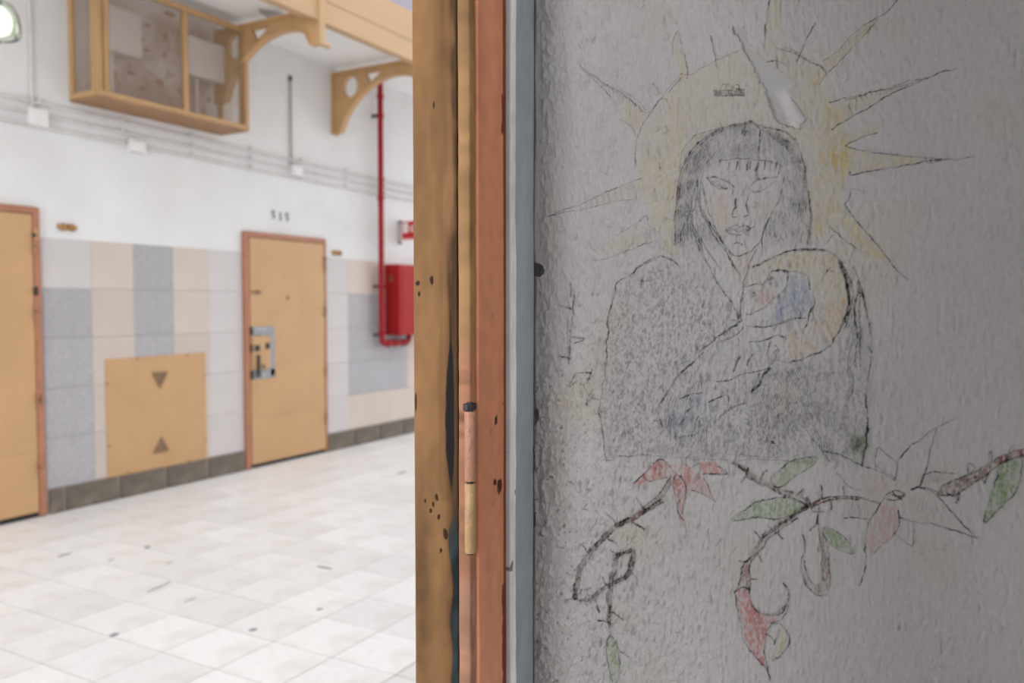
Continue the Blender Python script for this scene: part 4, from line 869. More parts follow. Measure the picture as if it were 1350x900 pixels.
# gallery side of the cells on our side, ends of the gallery, rear of the cells
structure('wall_near', MB().box(-5, -0.02, 0.30, 0.488, -0.1, 8).box(0.925, 15, 0.30, 0.488, -.1, 8).box(-0.02, 0.9, 0.30, 0.488, 2.06, 8), M['white_wall'], 'white wall of the cell front around the open doorway', 'wall')
structure('wall_end', MB().box(15, 15.2, -0.2, 5.75, -0.1, 8), M['white_wall'], 'white wall closing the far end of the gallery', 'wall')
structure('wall_left', MB().box(-1.5, -1.3, -3.4, 0.30, 0, 2.9), M['cell_paint'], 'white cell wall opposite the drawing', 'wall')
structure('wall_back', MB().box(-1.5, 1.2, -3.6, -3.4, 0, 2.9), M['cell_paint'], 'white rear wall of the cell', 'wall')
structure('ceiling', MB().box(-1.5, 1.2, -3.6, 0.30, 2.9, 3.1), M['cell_paint'], 'white ceiling of the cell', 'ceiling')
structure('party_wall_core', MB().box(DX+0.012, 1.2, -3.4, 0.30, 0, 2.9).box(DX+0.012, 1.2, 0.30, 0.47, 0, 2.06), M['cell_paint'], 'solid core of the cell wall behind the drawing', 'wall')

def added_surround(name, mb, label):
    tag(mb.build(name, M['white_plastic']), label, 'added_surround', kind='structure')
w_ = MB()  # frame added round the side fill light, out of view
for x in (-4.66, -2.52, -0.42): w_.box(x-.04, x+.04, 5.36, 5.55, .58, 4.62)
for z in (.60, 2.6, 4.60): w_.box(-4.7, -.38, 5.36, 5.55, z-.04, z+.04)
added_surround('added_surround_1', w_, 'tall white frame added round the gallery side fill light, left of the view')
w_ = MB()  # frame added round the near end fill light, also unseen
for y in (.535, 1.6, 2.665): w_.box(-4.95, -4.78, y-.04, y+.04, .56, 4.24)
for z in (.58, 2.4, 4.22): w_.box(-4.95, -4.78, .50, 2.70, z-.04, z+.04)
added_surround('added_surround_2', w_, 'tall white frame added round the fill light at the near end of the gallery, out of view')
# ------------------------------------------------------------------ the wall with the drawing: real brush relief, pigment as colour
STEP = 0.0008
aa, ia, na = axis_grid(0.0, 3.87, 0.0, 0.60, STEP, 0.05)
zz, iz, nz = axis_grid(0.0, 2.9, 0.94, 1.83, STEP, 0.05)
sh = (nz, na)
A_, Z_ = np.meshgrid(aa[ia:ia+na]*1000, zz[iz:iz+nz]*1000)         # mm from the corner, mm above the floor
brush = gnoise(sh, 5.5, 1.1, 1); lump = gnoise(sh, 4.2, 2.5, 2); fine = gnoise(sh, 2.2, 1.0, 3); big = gnoise(sh, 45, 32, 4); stip = gnoise(sh, 2.9, 1.7, 5); wide = gnoise(sh, 160, 130, 6)
# the stippled plaster is coarser low on the left, smoother with long brush marks to the right
rough = np.clip(1.05 + 0.35*wide - (A_-200)/400 + (1400-Z_)/1300, 0.7, 2.2)
Hh = 0.065*brush + 0.03*gnoise(sh, 14, 1.8, 7) + (0.10*lump + 0.13*sstep(-0.2, 0.5, lump) + 0.16*sstep(0.5, 1.3, lump))*rough + (0.05*stip + 0.16*sstep(0.3, 1.0, stip))*rough + 0.04*fine + 0.30*big
Hh += 0.55*sstep(1.5, 2.6, lump)*rough + 0.5*sstep(1.9, 3.2, gnoise(sh, 7, 5, 8))                          # runs and dabs of thick paint
def soft(m, r):
    m = m.astype(float)
    for ax in (0, 1):
        for _ in range(2):
            k = 2*r+1; pad = [(0, 0), (0, 0)]; pad[ax] = (r+1, r); c = np.cumsum(np.pad(m, pad, mode='edge'), axis=ax)
            m = (np.take(c, range(k, c.shape[ax]), axis=ax)-np.take(c, range(0, c.shape[ax]-k), axis=ax))/k
    return m
Hh = Hh + 1.1*(Hh-soft(Hh, 2))                                       # crisp edges on the dabs and runs
Hh *= 1.75*(sstep(0, 14, A_)*0.75 + 0.25)
def poly_mask(pts, A=None, Z=None):
    A = A_ if A is None else A; Z = Z_ if Z is None else Z
    x = np.array(pts[0::2])/10.0; y = np.array(pts[1::2])/10.0
    m = np.zeros(A.shape, bool); n = len(x)
    for i in range(n):
        j = (i-1) % n
        if y[i] == y[j]: continue
        c = ((y[i] > Z) != (y[j] > Z)) & (A < (x[j]-x[i])*(Z-y[i])/(y[j]-y[i]) + x[i]); m ^= c
    return m
wobA = 0.45*gnoise(sh, 7, 7, 21) + 0.30*gnoise(sh, 1.8, 1.8, 23); wobZ = 0.45*gnoise(sh, 7, 7, 22) + 0.30*gnoise(sh, 1.8, 1.8, 24)
# torn gouge through the paint, deep along its left edge; a small broken hole; single dabs; long paint runs
gouge = [2388, 17332, 2533, 17283, 2526, 17167, 2645, 16998, 2862, 16801, 3050, 16645, 3051, 16563, 2995, 16553, 3078, 16379, 3143, 16257, 3097, 16164, 2935, 16230, 2886, 16268, 2819, 16409, 2733, 16619, 2665, 16762, 2613, 16903, 2510, 17069]
GA, GZ = A_+2.2*wobA, Z_+2.2*wobZ
gm = poly_mask(gouge, GA, GZ)
ledge = np.interp(-Z_, [-1733.2, -1706.9, -1690.3, -1676.2, -1661.9, -1640.9, -1623, -1616.4], [238.8, 251, 261.3, 266.5, 273.3, 281.9, 288.6, 309.7])
redge = np.interp(-Z_, [-1733.2, -1716.7, -1699.8, -1680.1, -1664.5, -1655.3, -1637.9, -1625.7, -1616.4], [238.9, 252.6, 264.5, 286.2, 305, 301, 307.8, 314.3, 309.7])
gt = np.clip((A_-ledge)/np.maximum(redge-ledge, 1.5), 0, 1)
gsoft = np.clip(gm.astype(float), 0, 1)
lower = sstep(1668, 1650, Z_)
Hh = np.where(gm, Hh*0.15 - 3.0*(1-gt)**1.3*(0.55+0.45*lower) + 2.0*lower*sstep(0.30, 0.9, gt) + 0.5*gnoise(sh, 3, 3, 9)*lower + 0.15*gnoise(sh, 3, 2, 19), Hh)
rim = np.exp(-((A_-redge-0.8)/1.1)**2)*((Z_ < 1733) & (Z_ > 1616)); Hh += 0.7*rim
hole = poly_mask([2767, 12974, 2828, 12933, 2902, 12923, 2918, 12878, 2978, 12792, 2860, 12735, 2814, 12824, 2693, 12813], GA, GZ)
Hh += np.where(hole, 0.9*gnoise(sh, 3, 3, 10), 0)
for a, z, r, h in ((395.1, 1375.9, 4.5, 1.3), (495.2, 1353.2, 5, .9), (392.6, 1325.5, 4, -.6), (486.6, 1435, 4, .8), (462.8, 1694.6, 5.5, -1.3), (431.7, 1612.6, 2, .8), (373.2, 1651.8, 4, .8), (410, 1648.9, 2.5, -1), (412, 1716, 3, .6), (300, 1240, 3, .6), (180, 1110, 4, .6), (330, 1130, 3, .7), (440, 1180, 3.5, .7), (120, 1250, 4, .6), (70, 1560, 3, -.5), (500, 1050, 6, .7)):
    d2 = ((A_-a+2*wobA)/r)**2 + ((Z_-z+2*wobZ)/(r*1.3))**2; Hh += h*np.exp(-d2*1.6)
for pts, h in (([(105.3, 1742), (107, 1700), (106.5, 1665), (107, 1650)], .9), ([(478.3, 1612), (482, 1598), (477.3, 1583)], .5), ([(177.9, 1743), (176, 1700)], .4), ([(233, 1754), (247, 1726)], .5)):
    for (a0, z0), (a1, z1) in zip(pts, pts[1:]):
        t = np.clip(((A_-a0)*(a1-a0)+(Z_-z0)*(z1-z0))/((a1-a0)**2+(z1-z0)**2), 0, 1); d = np.hypot(A_+wobA-a0-t*(a1-a0), Z_-z0-t*(z1-z0)); Hh += h*np.exp(-(d/1.5)**2)
# base paint colour: greyish white, a breath of pink rubbed along the corner, thin spots where it is soiled
base = np.array([0.435, 0.412, 0.402])
C = np.ones(sh+(3,))*base*(1+0.025*wide[..., None]+0.02*big[..., None]+0.02*fine[..., None])
pk = (0.5+0.25*gnoise(sh, 60, 12, 31))*sstep(75, 8, A_)*sstep(1700, 1560, Z_); pk = np.clip(pk, 0, 1)[..., None]
C = C*(1-pk*np.array([0.0, 0.075, 0.085]))
sp = sstep(1.6, 2.3, gnoise(sh, 1.6, 1.6, 32))*sstep(160, 20, A_)*sstep(1480, 1300, Z_); C *= (1-0.5*sp[..., None])
warm = np.clip(gnoise(sh, 30, 25, 33)-1.2, 0, 1)[..., None]; C *= 1-warm*np.array([0.0, 0.03, 0.10])
C = np.where(gm[..., None], np.array([0.415, 0.40, 0.388])*(1+0.30*(lower*sstep(0.25, 0.6, gt)*sstep(1.0, 0.75, gt))[..., None]), C)
crack = np.clip(sstep(2.4, 0.6, A_ + 0.9*gnoise(sh, 30, 3, 34)), 0, 1)[..., None]; C *= 1-0.6*crack
for pts in ([10, 14870, 114, 14831, 125, 14720, 62, 14684, 10, 14704], [10, 13080, 55, 13060, 45, 12930, 5, 12860], [0, 11800, 22, 11790, 25, 11620, 0, 11600], [0, 12620, 18, 12600, 14, 12300, 0, 12280], [2835, 12905, 2880, 12900, 2890, 12870, 2850, 12870]):
    m_ = poly_mask(pts, A_+wobA, Z_+wobZ)[..., None]; C = np.where(m_, np.array([0.07, 0.065, 0.06]), C)
# ---- the pencil and crayon marks, in tenths of a millimetre on the wall (from the corner, above the floor)
Cg = C.copy()
PIG = {'k': (0.08, 0.08, 0.09), 'y': (1.0, 0.915, 0.66), 'r': (0.90, 0.44, 0.42), 'g': (0.48, 0.66, 0.38), 'b': (0.58, 0.66, 0.84), 'n': (0.44, 0.27, 0.23), 'p': (0.95, 0.66, 0.64), 'o': (1.03, 0.80, 0.60)}
relief_n = (0.7*brush + 0.7*lump + 0.5*stip)/1.1
grain = 0.6 + 0.4*sstep(-0.9, 0.7, relief_n*0.6 + 0.8*fine)
grain = grain*(0.6+0.4*sstep(-0.5, 0.35, gnoise(sh, 1.1, 0.9, 42) + 0.4*fine))
crayon = 0.25 + 0.75*sstep(-1.3, 1.2, 0.4*brush + 0.4*gnoise(sh, 12, 1.5, 41) + 0.8*gnoise(sh, 1.6, 1.0, 43))
owner = np.zeros(sh, np.int16); names = ['']
AW, ZW = A_+wobA, Z_+wobZ
def spline(p):
    if len(p) < 3: return p
    out = []; q = [p[0]]+p+[p[-1]]
    if p[0] == p[-1]: q[0], q[-1] = p[-2], p[1]
    for i in range(1, len(q)-2):
        for t in (0, .25, .5, .75):
            f = lambda k: 0.5*(2*q[i][k] + (q[i+1][k]-q[i-1][k])*t + (2*q[i-1][k]-5*q[i][k]+4*q[i+1][k]-q[i+2][k])*t*t + (-q[i-1][k]+3*q[i][k]-3*q[i+1][k]+q[i+2][k])*t**3)
            out.append((f(0), f(1)))
    out.append(p[-1]); return out
def win(x0, x1, y0, y1):
    i0 = int(max(0, (y0/1000-0.94)/STEP-2)); i1 = int(min(nz, (y1/1000-0.94)/STEP+3)); j0 = int(max(0, x0/1000/STEP-2)); j1 = int(min(na, x1/1000/STEP+3)); return slice(i0, i1), slice(j0, j1)
def lay(w, cov, col):
    C[w] = C[w]*(1-cov[..., None]) + C[w]*np.array(PIG[col])*cov[..., None]
fst = gnoise(sh, 1.4, 0.8, 51); hw = 0.8*gnoise(sh, 10, 10, 52); hb = gnoise(sh, 6, 6, 53)
for line in DRAW.strip().split('\n'):
    pn, kd, col, st, wd, ang, spc, pts = line.split('|'); st, wd, ang, spc = min(1.1, 1.75*float(st)), 1.5*float(wd), float(ang), float(spc); pts = [int(v) for v in pts.split()]
    if pn not in names: names.append(pn)
    pid = names.index(pn); xs = np.array(pts[0::2])/10; ys = np.array(pts[1::2])/10
    if kd == 'L':
        poly = spline(list(zip(xs.tolist(), ys.tolist()))); pad = 2+wd*2
        w = win(min(p[0] for p in poly)-pad, max(p[0] for p in poly)+pad, min(p[1] for p in poly)-pad, max(p[1] for p in poly)+pad)
        a, z = AW[w], ZW[w]
        if a.size == 0: continue
        d = np.full(a.shape, 1e9); pr = np.zeros(a.shape); n_ = len(poly)-1
        for i in range(n_):
            (x0, y0), (x1, y1) = poly[i], poly[i+1]; l2 = (x1-x0)**2+(y1-y0)**2+1e-9
            t = np.clip(((a-x0)*(x1-x0)+(z-y0)*(y1-y0))/l2, 0, 1); dd = np.hypot(a-x0-t*(x1-x0), z-y0-t*(y1-y0)); d = np.minimum(d, dd)
        press = np.clip(0.85+0.25*hb[w], 0.45, 1.15)
        cov = np.clip(st*press*np.exp(-(d/(0.55*wd))**2)*grain[w], 0, 0.97); lay(w, cov, col)
        owner[w][d < max(wd*0.75, 0.9)] = pid
        continue
    w = win(xs.min()-3, xs.max()+3, ys.min()-3, ys.max()+3); a, z = AW[w], ZW[w]
    if a.size == 0: continue
    m_ = poly_mask(pts, a, z)
    if kd == 'C': owner[w][m_] = pid; continue
    w_own = m_; m_ = soft(m_, 6 if (col == 'k' and st < 0.3) or kd in 'SH' else 1)
    if kd == 'F':
        st *= 0.82 if col == 'y' else 1.0
        cov = m_*st*crayon[w]
        if col == 'k': cov = 0.75*m_*st*(0.4+1.1*sstep(-.5, 1.4, fst[w]+0.6*brush[w]))
        if st >= 0.4: owner[w][w_own] = pid
    elif kd == 'S': cov = 0.42*m_*st*sstep(-0.8, 2.2, 0.9*fst[w]-0.35*lump[w]-0.2*stip[w])*(0.55+0.45*sstep(-1, 1, hb[w]))
    else:
        ca, sa = math.cos(math.radians(ang)), math.sin(math.radians(ang)); u = (a*sa - z*ca + hw[w])/spc; dd = np.abs(u-np.round(u))*spc
        cov = m_*st*np.exp(-(dd/(0.6*wd))**2)*np.clip(0.55+0.5*hb[w], 0.05, 1)*grain[w]
    lay(w, np.clip(cov, 0, .97), col)
C = np.where(gm[..., None], Cg, C); C = np.clip(C, 0.01, 0.95)
fullH = np.zeros((len(zz), len(aa))); fullC = np.ones(fullH.shape+(3,))*base
fade = np.minimum(1, np.minimum((np.arange(nz))/12.0, (nz-1-np.arange(nz))/12.0))[:, None]*np.minimum(1, (na-1-np.arange(na))/12.0)[None, :]
fullH[iz:iz+nz, ia:ia+na] = Hh*fade; fullC[iz:iz+nz, ia:ia+na] = C
AG, ZG = np.meshgrid(aa, zz)
# soft inside corner: the plaster bends round towards the door frame
bend = 2.5*np.exp(-(AG*1000/5.0)**2)
P = np.stack([DX - (fullH + bend)/1000, 0.475-AG, ZG], -1)
dz = np.gradient(P, axis=0); da = np.gradient(P, axis=1); nrm = np.cross(dz, da); nrm /= np.linalg.norm(nrm, axis=-1, keepdims=True)+1e-12
if nrm[len(zz)//2, len(aa)//4, 0] > 0: nrm = -nrm

fullA = np.ones(fullH.shape); fullA[iz:iz+nz, ia:ia+na] = 1-np.clip(fade, 0, 1)
me = grid_mesh('wall_right', P, fullC, None, nrm, fullA); wr = link('wall_right', me, M['wall_paint'])
tag(wr, 'roughly painted greyish white cell wall carrying a pencil drawing', 'wall', kind='structure')
ow = np.zeros((len(zz), len(aa)), np.int16); ow[iz:iz+nz, ia:ia+na] = owner
fo = np.maximum(np.maximum(ow[:-1, :-1], ow[1:, :-1]), np.maximum(ow[:-1, 1:], ow[1:, 1:]))
Pd = P - np.array([0.00012, 0, 0])
madonna = tag(empty('figure_drawing', (DX, 0.2, 1.38)), 'pencil drawing of a hooded woman cradling a baby, yellow sun rays behind her head', 'drawing')
vine = tag(empty('vine_drawing', (DX, 0.15, 1.12)), 'crayon drawing of a thorny vine with leaves, flowers and a red pod below the woman', 'drawing')
lab = {'halo': 'yellow crayon halo with long pointed rays', 'woman': 'pencil figure of a woman with long hair and a robe', 'infant': 'baby swaddled in blue inside a yellow round halo', 'crown_mark': 'tiny scribbled crown', 'cross_mark': 'small pencil cross',
       'pale_flower': 'large pale pink flower in outline', 'vine_stem': 'brown thorny stem', 'red_flower': 'drooping red flower', 'chilli_pod': 'red curved pod', 'yellow_crescent': 'small yellow crescent'}
for pid, pn in enumerate(names):
    if not pn: continue
    msk = fo == pid
    if not msk.any(): continue
    nm = 'leaf' if pn.startswith('leaf') else pn
    if pn == 'thorn_sketch': par = None
    else: par = madonna if pn in ('halo', 'woman', 'infant', 'crown_mark', 'cross_mark') else vine
    base_o = np.array(par.location) if par else np.array([DX, 0.44, 1.42])
    me = grid_mesh(nm, Pd - base_o, fullC, msk, nrm); o = link(nm, me, M['wall_paint'], par)
    if pn in lab: o['label'] = lab[pn]
    if par is None: o.location = base_o; tag(o, 'faint pencil sketch of a thorny twig near the door frame', 'drawing')

# ------------------------------------------------------------------ door frame, plaster edge and open leaf beside the drawing
def relief_strip(name, org, udir, ndir, ulen, z0, z1, hfun, parent, m, step=0.0009, depth=0.012):
    """a painted upright face: u along `udir`, relief (mm) towards `ndir`, from the floor to z1 with a fine middle stretch, plus the body behind it"""
    uu = np.linspace(0, ulen, int(ulen/step)+1); zs, i0, n0 = axis_grid(z0, z1, 0.94, 1.86, step*1.3, 0.06)
    U, Zm = np.meshgrid(uu*1000, zs*1000); h, c = hfun(U, Zm)
    fz = np.zeros(len(zs)); fz[i0:i0+n0] = 1; h = h*fz[:, None]
    e = np.minimum(U, ulen*1000-U); h = h - 1.3*np.exp(-(e/1.0)**2)          # eased edges
    o3, u3, n3 = np.array(org), np.array(udir), np.array(ndir)
    Pm = o3 + u3*(U[..., None]/1000) + n3*(h[..., None]/1000) + np.array([0, 0, 1])*Zm[..., None]/1000
    # close it: wrap the sides backwards
    bk = lambda col: Pm[:, col:col+1] - n3*depth
    Pm = np.concatenate([bk(0), Pm, bk(Pm.shape[1]-1)], 1); c = np.concatenate([c[:, :1], c, c[:, -1:]], 1)
    d1 = np.cross(Pm[0, 2]-Pm[0, 1], np.array([0, 0, 1.0]))
    if d1.dot(n3) > 0: pass
    else: Pm = Pm[::-1]; c = c[::-1]
    loc = np.array(parent.location) if parent else o3
    me = grid_mesh(name, Pm-loc, c); o = link(name, me, m, parent)
    if parent is None: o.location = loc
    return o

frame = tag(empty('trim_1', (0.79, 0.475, 0)), 'orange-brown enamelled door frame post beside the drawn wall', 'door frame', kind='structure')
def f_board(U, Z):
    s = U.shape; n1, n2, n3, n4 = gnoise(s, 60, 8, 61), gnoise(s, 5, 4, 62), gnoise(s, 14, 1.6, 63), gnoise(s, 3, 1.2, 64)
    h = 0.10*n1 + 0.05*n2 + 0.35*sstep(2.0, 3.2, n2) - 0.5*sstep(2.4, 3.2, gnoise(s, 3.5, 3, 65)) + 0.16*np.abs(n3)*np.exp(-((U-14-5*gnoise(s, 90, 9, 66))/5)**2)
    c = np.ones(s+(3,))*np.array([0.72, 0.29, 0.16])*(1+0.05*n1+0.03*n2)[..., None]
    low = sstep(1250, 1000, Z)[..., None]; c = c*(1-low) + c*np.array([1.02, 1.10, 1.15])*low
    for u, z, r in ((37, 1305, 4.2), (36, 1232, 3.2), (48, 1226, 6), (30, 1212, 2.0), (54, 1323, 1.2), (40, 1562, 1.5), (24, 1515, 1.6), (30, 1420, 1.5), (28, 1290, 2.2)):
        d = np.hypot((U-u)+1.3*n4, (Z-z)/1.5+1.0*n2)/r; k = sstep(1.1, 0.8, d); h = h-0.7*k+0.35*np.exp(-((d-1.2)/.25)**2); c = c*(1-0.86*k[..., None]*(1 if r > 2.5 else 0.2))
    rb = sstep(54, 55.5, U + 0.5*np.round(gnoise(s, 120, 3, 67)))[..., None]; c = c*(1-rb*np.array([0.66, 0.76, 0.80]))       # the board's dark red-brown margin
    for z0, z1 in ((1630, 1672), (960, 1110)):
        k = (sstep(49, 52, U+1.5*n2)*sstep(z0-4, z0+2, Z)*sstep(z1+4, z1-2, Z))[..., None]; c = c*(1-k) + np.array([0.20, 0.045, 0.028])*k
    return h, c
relief_strip('frame_board', (0.7665, 0.474, 0), (1, 0, 0), (0, -1, 0), 0.0625, 0.0, 2.06, f_board, frame, M['enamel'], depth=0.016)
def f_bead(U, Z):
    s = U.shape; n1, n2 = gnoise(s, 40, 4, 71), gnoise(s, 5, 2.5, 72)
    h = 0.15*n1 + 0.12*n2; y = sstep(1385, 1420, Z + 12*n1)[..., None]; b = sstep(1140, 1128, Z)[..., None]
    c = np.array([0.42, 0.19, 0.11])*(1-y) + np.array([0.34, 0.19, 0.085])*y; c = c*(1-b) + np.array([0.46, 0.235, 0.15])*b
    c = c*(1+0.1*n1+0.08*n2)[..., None]; k = sstep(0.9, 2.2, n1*0.6+n2*0.8)*sstep(1420, 1300, Z); c = c*(1-0.6*k[..., None]); return h, c
relief_strip('rebate_bead', (0.7545, 0.4775, 0), (1, 0, 0), (0, -1, 0), 0.0120, 0.0, 2.06, f_bead, frame, M['enamel'], depth=0.013)
MB().box(0.7665, 0.838, 0.4855, 0.4925, 0, 2.06).build('frame_back', M['rust'], frame)
tr2 = tag(empty('trim_2', (0.845, 0.475, 0)), 'narrow bluish white plaster strip between door frame and drawn wall', 'trim', kind='structure')
def f_stub(U, Z):
    s = U.shape; n1, n2 = gnoise(s, 60, 12, 81), gnoise(s, 6, 3, 82); h = 0.15*n1+0.06*n2
    c = np.ones(s+(3,))*np.array([0.385, 0.435, 0.465])*(1+0.04*n1+0.03*n2)[..., None]; c = c*(1-0.5*sstep(51, 52.5, U + 0.8*n1)[..., None]); return h, c
relief_strip('plaster_strip', (0.8475, 0.4755, 0), (1, 0, 0), (0, -1, 0), 0.053, 0.0, 2.06, f_stub, tr2, M['wall_paint'], depth=0.015)
def f_edge(U, Z):
    s = U.shape; n1, n2 = gnoise(s, 40, 5, 91), gnoise(s, 6, 3, 92); t = U/U.max(); h = 1.2*np.sin(np.pi*np.clip(t, 0, 1))**0.3 + 0.4*n1 + 0.2*n2
    c = np.ones(s+(3,))*np.array([0.90, 0.875, 0.84])*(1+0.05*n1+0.04*n2)[..., None]; k = sstep(2.1, 2.6, gnoise(s, 2.5, 2, 93))*sstep(1300, 1200, Z); c = c*(1-0.7*k[..., None]); return h, c
relief_strip('rough_plaster_edge', (0.8345, 0.4725, 0), (1, 0, 0), (0, -1, 0), 0.0135, 0.0, 2.06, f_edge, tr2, M['wall_paint'], depth=0.018)

leaf_door = tag(empty('door_3', (0.757, 0.495, 0)), 'ochre cell door swung fully open, its worn hinge edge in the foreground', 'door', kind='structure')
MB().box(0.7595, 1.60, 0.4965, 0.555, 0.012, 2.04, 0.002).build('door_panel', M['door_yellow'], leaf_door)
def f_leaf(U, Z):
    s = U.shape; n1, n2, n3, n4 = gnoise(s, 70, 10, 101), gnoise(s, 6, 4, 102), gnoise(s, 60, 1.8, 103), gnoise(s, 20, 6, 104)
    h = 0.12*n1 + 0.07*n2 - 0.6*sstep(2.3, 3.0, gnoise(s, 3, 2.6, 105)) + 0.3*sstep(2.2, 3.0, n2) - 3.2*sstep(57, 61.5, U)**2
    c = np.ones(s+(3,))*np.array([0.25, 0.128, 0.054])*(1+0.12*n1+0.05*n2)[..., None]
    c = c*(1 - np.clip(sstep(1500, 1250, Z)*np.array(0.0) + 0.0, 0, 1)[..., None])
    d = sstep(15 + 4*n4, 4 + 3*n4, U + 1.5*n2)                                              # grime ground in along the hinge side
    g = sstep(34 + 8*n4, 2, U + 3*n3)*(0.55+0.3*sstep(-1, 1, n3)); c = c*(1-g[..., None]*np.array([0.62, 0.66, 0.70])); c = c*(1-0.5*d[..., None])
    sc = 0.8*sstep(0.9, 1.7, n3)*sstep(24, 12, U)*sstep(1530, 1440, Z)*sstep(1210, 1290, Z); h -= 0.7*sc; c = c*(1-0.85*sc[..., None])   # scraped grooves
    burn = np.exp(-(((U-9)/8)**2 + ((Z-1310)/70)**2)); bk = sstep(0.35, 0.6, burn*(1+0.4*n3) + 0.08*n2); c = c*(1-0.9*bk[..., None])
    drip = sstep(11.5 + 2.5*n4 - sstep(1180, 1230, Z)*9, 9.5 + 2.5*n4 - sstep(1180, 1230, Z)*9, U)*sstep(1225, 1175, Z); drip = drip[..., None]
    c = c*(1-drip) + np.array([0.025, 0.032, 0.034])*(1+0.3*n2[..., None])*drip; h -= 0.5*drip[..., 0]
    for u, z, ru, rz in ((54, 1460, 3.6, 3.0), (52, 1448, 2, 3), (57, 1327, 1.6, 12), (34, 1462, 2.5, 5), (17, 1180, 3, 6), (23, 1160, 2, 3.5), (31, 1655, 1.5, 4), (34, 1212, 2, 3), (38, 1205, 2, 3), (29, 1220, 2, 4), (26, 1198, 2.4, 4), (45, 1215, 1.5, 2.5)):
        k = sstep(1.15, 0.75, np.hypot((U-u)/ru+.25*n2, (Z-z)/rz+.2*n2)); h -= 0.6*k; c = c*(1-0.85*k[..., None])
    return h, np.clip(c, .01, .9)
edge = relief_strip('hinge_edge', (0.757, 0.4945, 0), (0, 1, 0), (-1, 0, 0), 0.062, 0.012, 2.04, f_leaf, leaf_door, M['enamel'], depth=0.0022)
edge['label'] = 'scratched grimy ochre edge of the door leaf'
def barrel(z0, z1, r, name, m, par):
    mb = MB().lathe([(r*0.86, z0), (r, z0+0.0012), (r, z1-0.0012), (r*0.86, z1)], 0.7548, 0.4775, 24); return smooth_by_angle(mb.build(name, m, par))
M['knuckle_pink'] = mat('chipped_orange_enamel', (0.50, 0.235, 0.145), 0.45, 0.12, 60, 0.25, 160, dirt=(0.10, 0.05, 0.035, 1), dirt_amt=0.5, dirt_scale=60)
M['knuckle_ochre'] = mat('chipped_ochre_enamel', (0.50, 0.30, 0.145), 0.45, 0.12, 60, 0.25, 160, dirt=(0.2, 0.10, 0.05, 1), dirt_amt=0.4, dirt_scale=50)
barrel(1.244, 1.320, 0.0062, 'upper_hinge_barrel', M['knuckle_pink'], frame)
barrel(1.165, 1.2415, 0.0062, 'lower_hinge_barrel', M['knuckle_ochre'], leaf_door)
MB().cyl((0.7548, 0.4775, 1.163), (0.7548, 0.4775, 1.33), 0.0035, 12).build('hinge_pin', M['dark'], frame)
MB().box(0.7495, 0.7672, 0.4762, 0.484, 1.3205, 1.3285, .0015).build('hinge_notch', M['dark'], frame)
# ------------------------------------------------------------------ cell doors across the gallery
def cell_door(name, x0, x1, ztop, label, rounded, lock):
    e = tag(empty(name, ((x0+x1)/2, WY, 0)), label, 'door', kind='structure')
    fy = WY-0.036
    MB().box(x0, x0+.052, fy, WY+.01, 0, ztop, .006).build('frame_post', M['frame_brown'], e)
    rx = x1-.05 if rounded else x1-.022
    MB().box(rx, x1, fy, WY+.01, 0, ztop, .012 if rounded else .006).build('frame_post', M['frame_brown'], e)
    MB().box(x0+.05, rx+.002, fy, WY+.01, ztop-.047, ztop, .004).build('frame_head', M['frame_brown'], e)
    MB().box(x0+.05, rx, WY-.012, WY+.01, 0, ztop-.04).build('rebate', M['dark'], e)
    lf = MB().box(x0+.064, rx-.004, WY-.03, WY-.008, 0.034, ztop-.052, .003).build('door_leaf', M['door_yellow'], e)
    MB().box(x0+.068, rx-.006, WY-.0308, WY-.029, 0.448, 0.4495).build('weld_seam', M['rust'], lf)
    for z in (ztop-.26, ztop-.70, 0.80, 0.34):
        h = MB().cyl((rx+.002, fy-.004, z-.055), (rx+.002, fy-.004, z+.055), .009, 12).build('hinge', M['frame_brown'], e)
        MB().cyl((rx+.002, fy-.004, z-.004), (rx+.002, fy-.004, z+.004), .0105, 12).build('hinge_gap', M['dark'], h)
    MB().cyl((rx+.002, fy-.012, ztop-.19), (rx+.002, fy+.002, ztop-.19), .012, 10).build('frame_bolt', M['dark'], e)
    if lock:
        yb = WY-.0335
        lp = MB().box(5.172, 5.432, yb-.003, yb+.004, 1.165, 1.245, .002).box(5.376, 5.432, yb-.003, yb+.004, .80, 1.17, .002).box(5.178, 5.436, yb-.003, yb+.004, .785, .865, .002).build('lock_plate', M['bare'], e)
        lp['label'] = 'scraped grey metal edges of the lock plate'
        lc = MB().box(5.165, 5.374, yb-.012, yb+.004, .868, 1.16, .004).build('lock_case', M['door_yellow'], e)
        yk = yb-.013
        MB().box(5.185, 5.245, yk-.004, yk+.002, 1.03, 1.085, .004).build('bolt_hole', M['dark'], lc)
        MB().box(5.312, 5.362, yk-.004, yk+.002, 1.045, 1.10, .004).build('bolt_hole', M['dark'], lc)
        MB().box(5.205, 5.238, yk-.016, yk+.002, .80, 1.00, .006).build('bolt_handle', M['dark'], lc)
        MB().cyl((5.285, yk-.006, .895), (5.285, yk+.002, .895), .018, 12).build('rivet', M['rust'], lc)
        for z in (1.21, .825, 1.06): MB().box(5.142, 5.175, WY-.045, WY-.03, z-.035, z+.035, .004).build('strike', M['dark'], e)
        MB().box(5.165, 5.262, yb-.01, yb+.006, 1.542, 1.556, .003).box(5.225, 5.262, yb-.02, yb+.006, 1.535, 1.565, .004).build('slide_bolt', M['rust'], e)
        MB().cyl((5.605, yb-.004, 1.502), (5.605, yb+.004, 1.502), .014, 14).build('peephole', M['rust'], e)
    else:
        for z in (1.53, 0.80): MB().box(rx-.004, rx+.018, fy-.012, fy+.004, z-.03, z+.03, .003).build('strike', M['dark'], e)
        MB().box(rx+.002, rx+.028, fy-.008, fy+.004, 1.87, 1.945, .005).build('latch_tab', M['iron_yellow'], e)
    return e
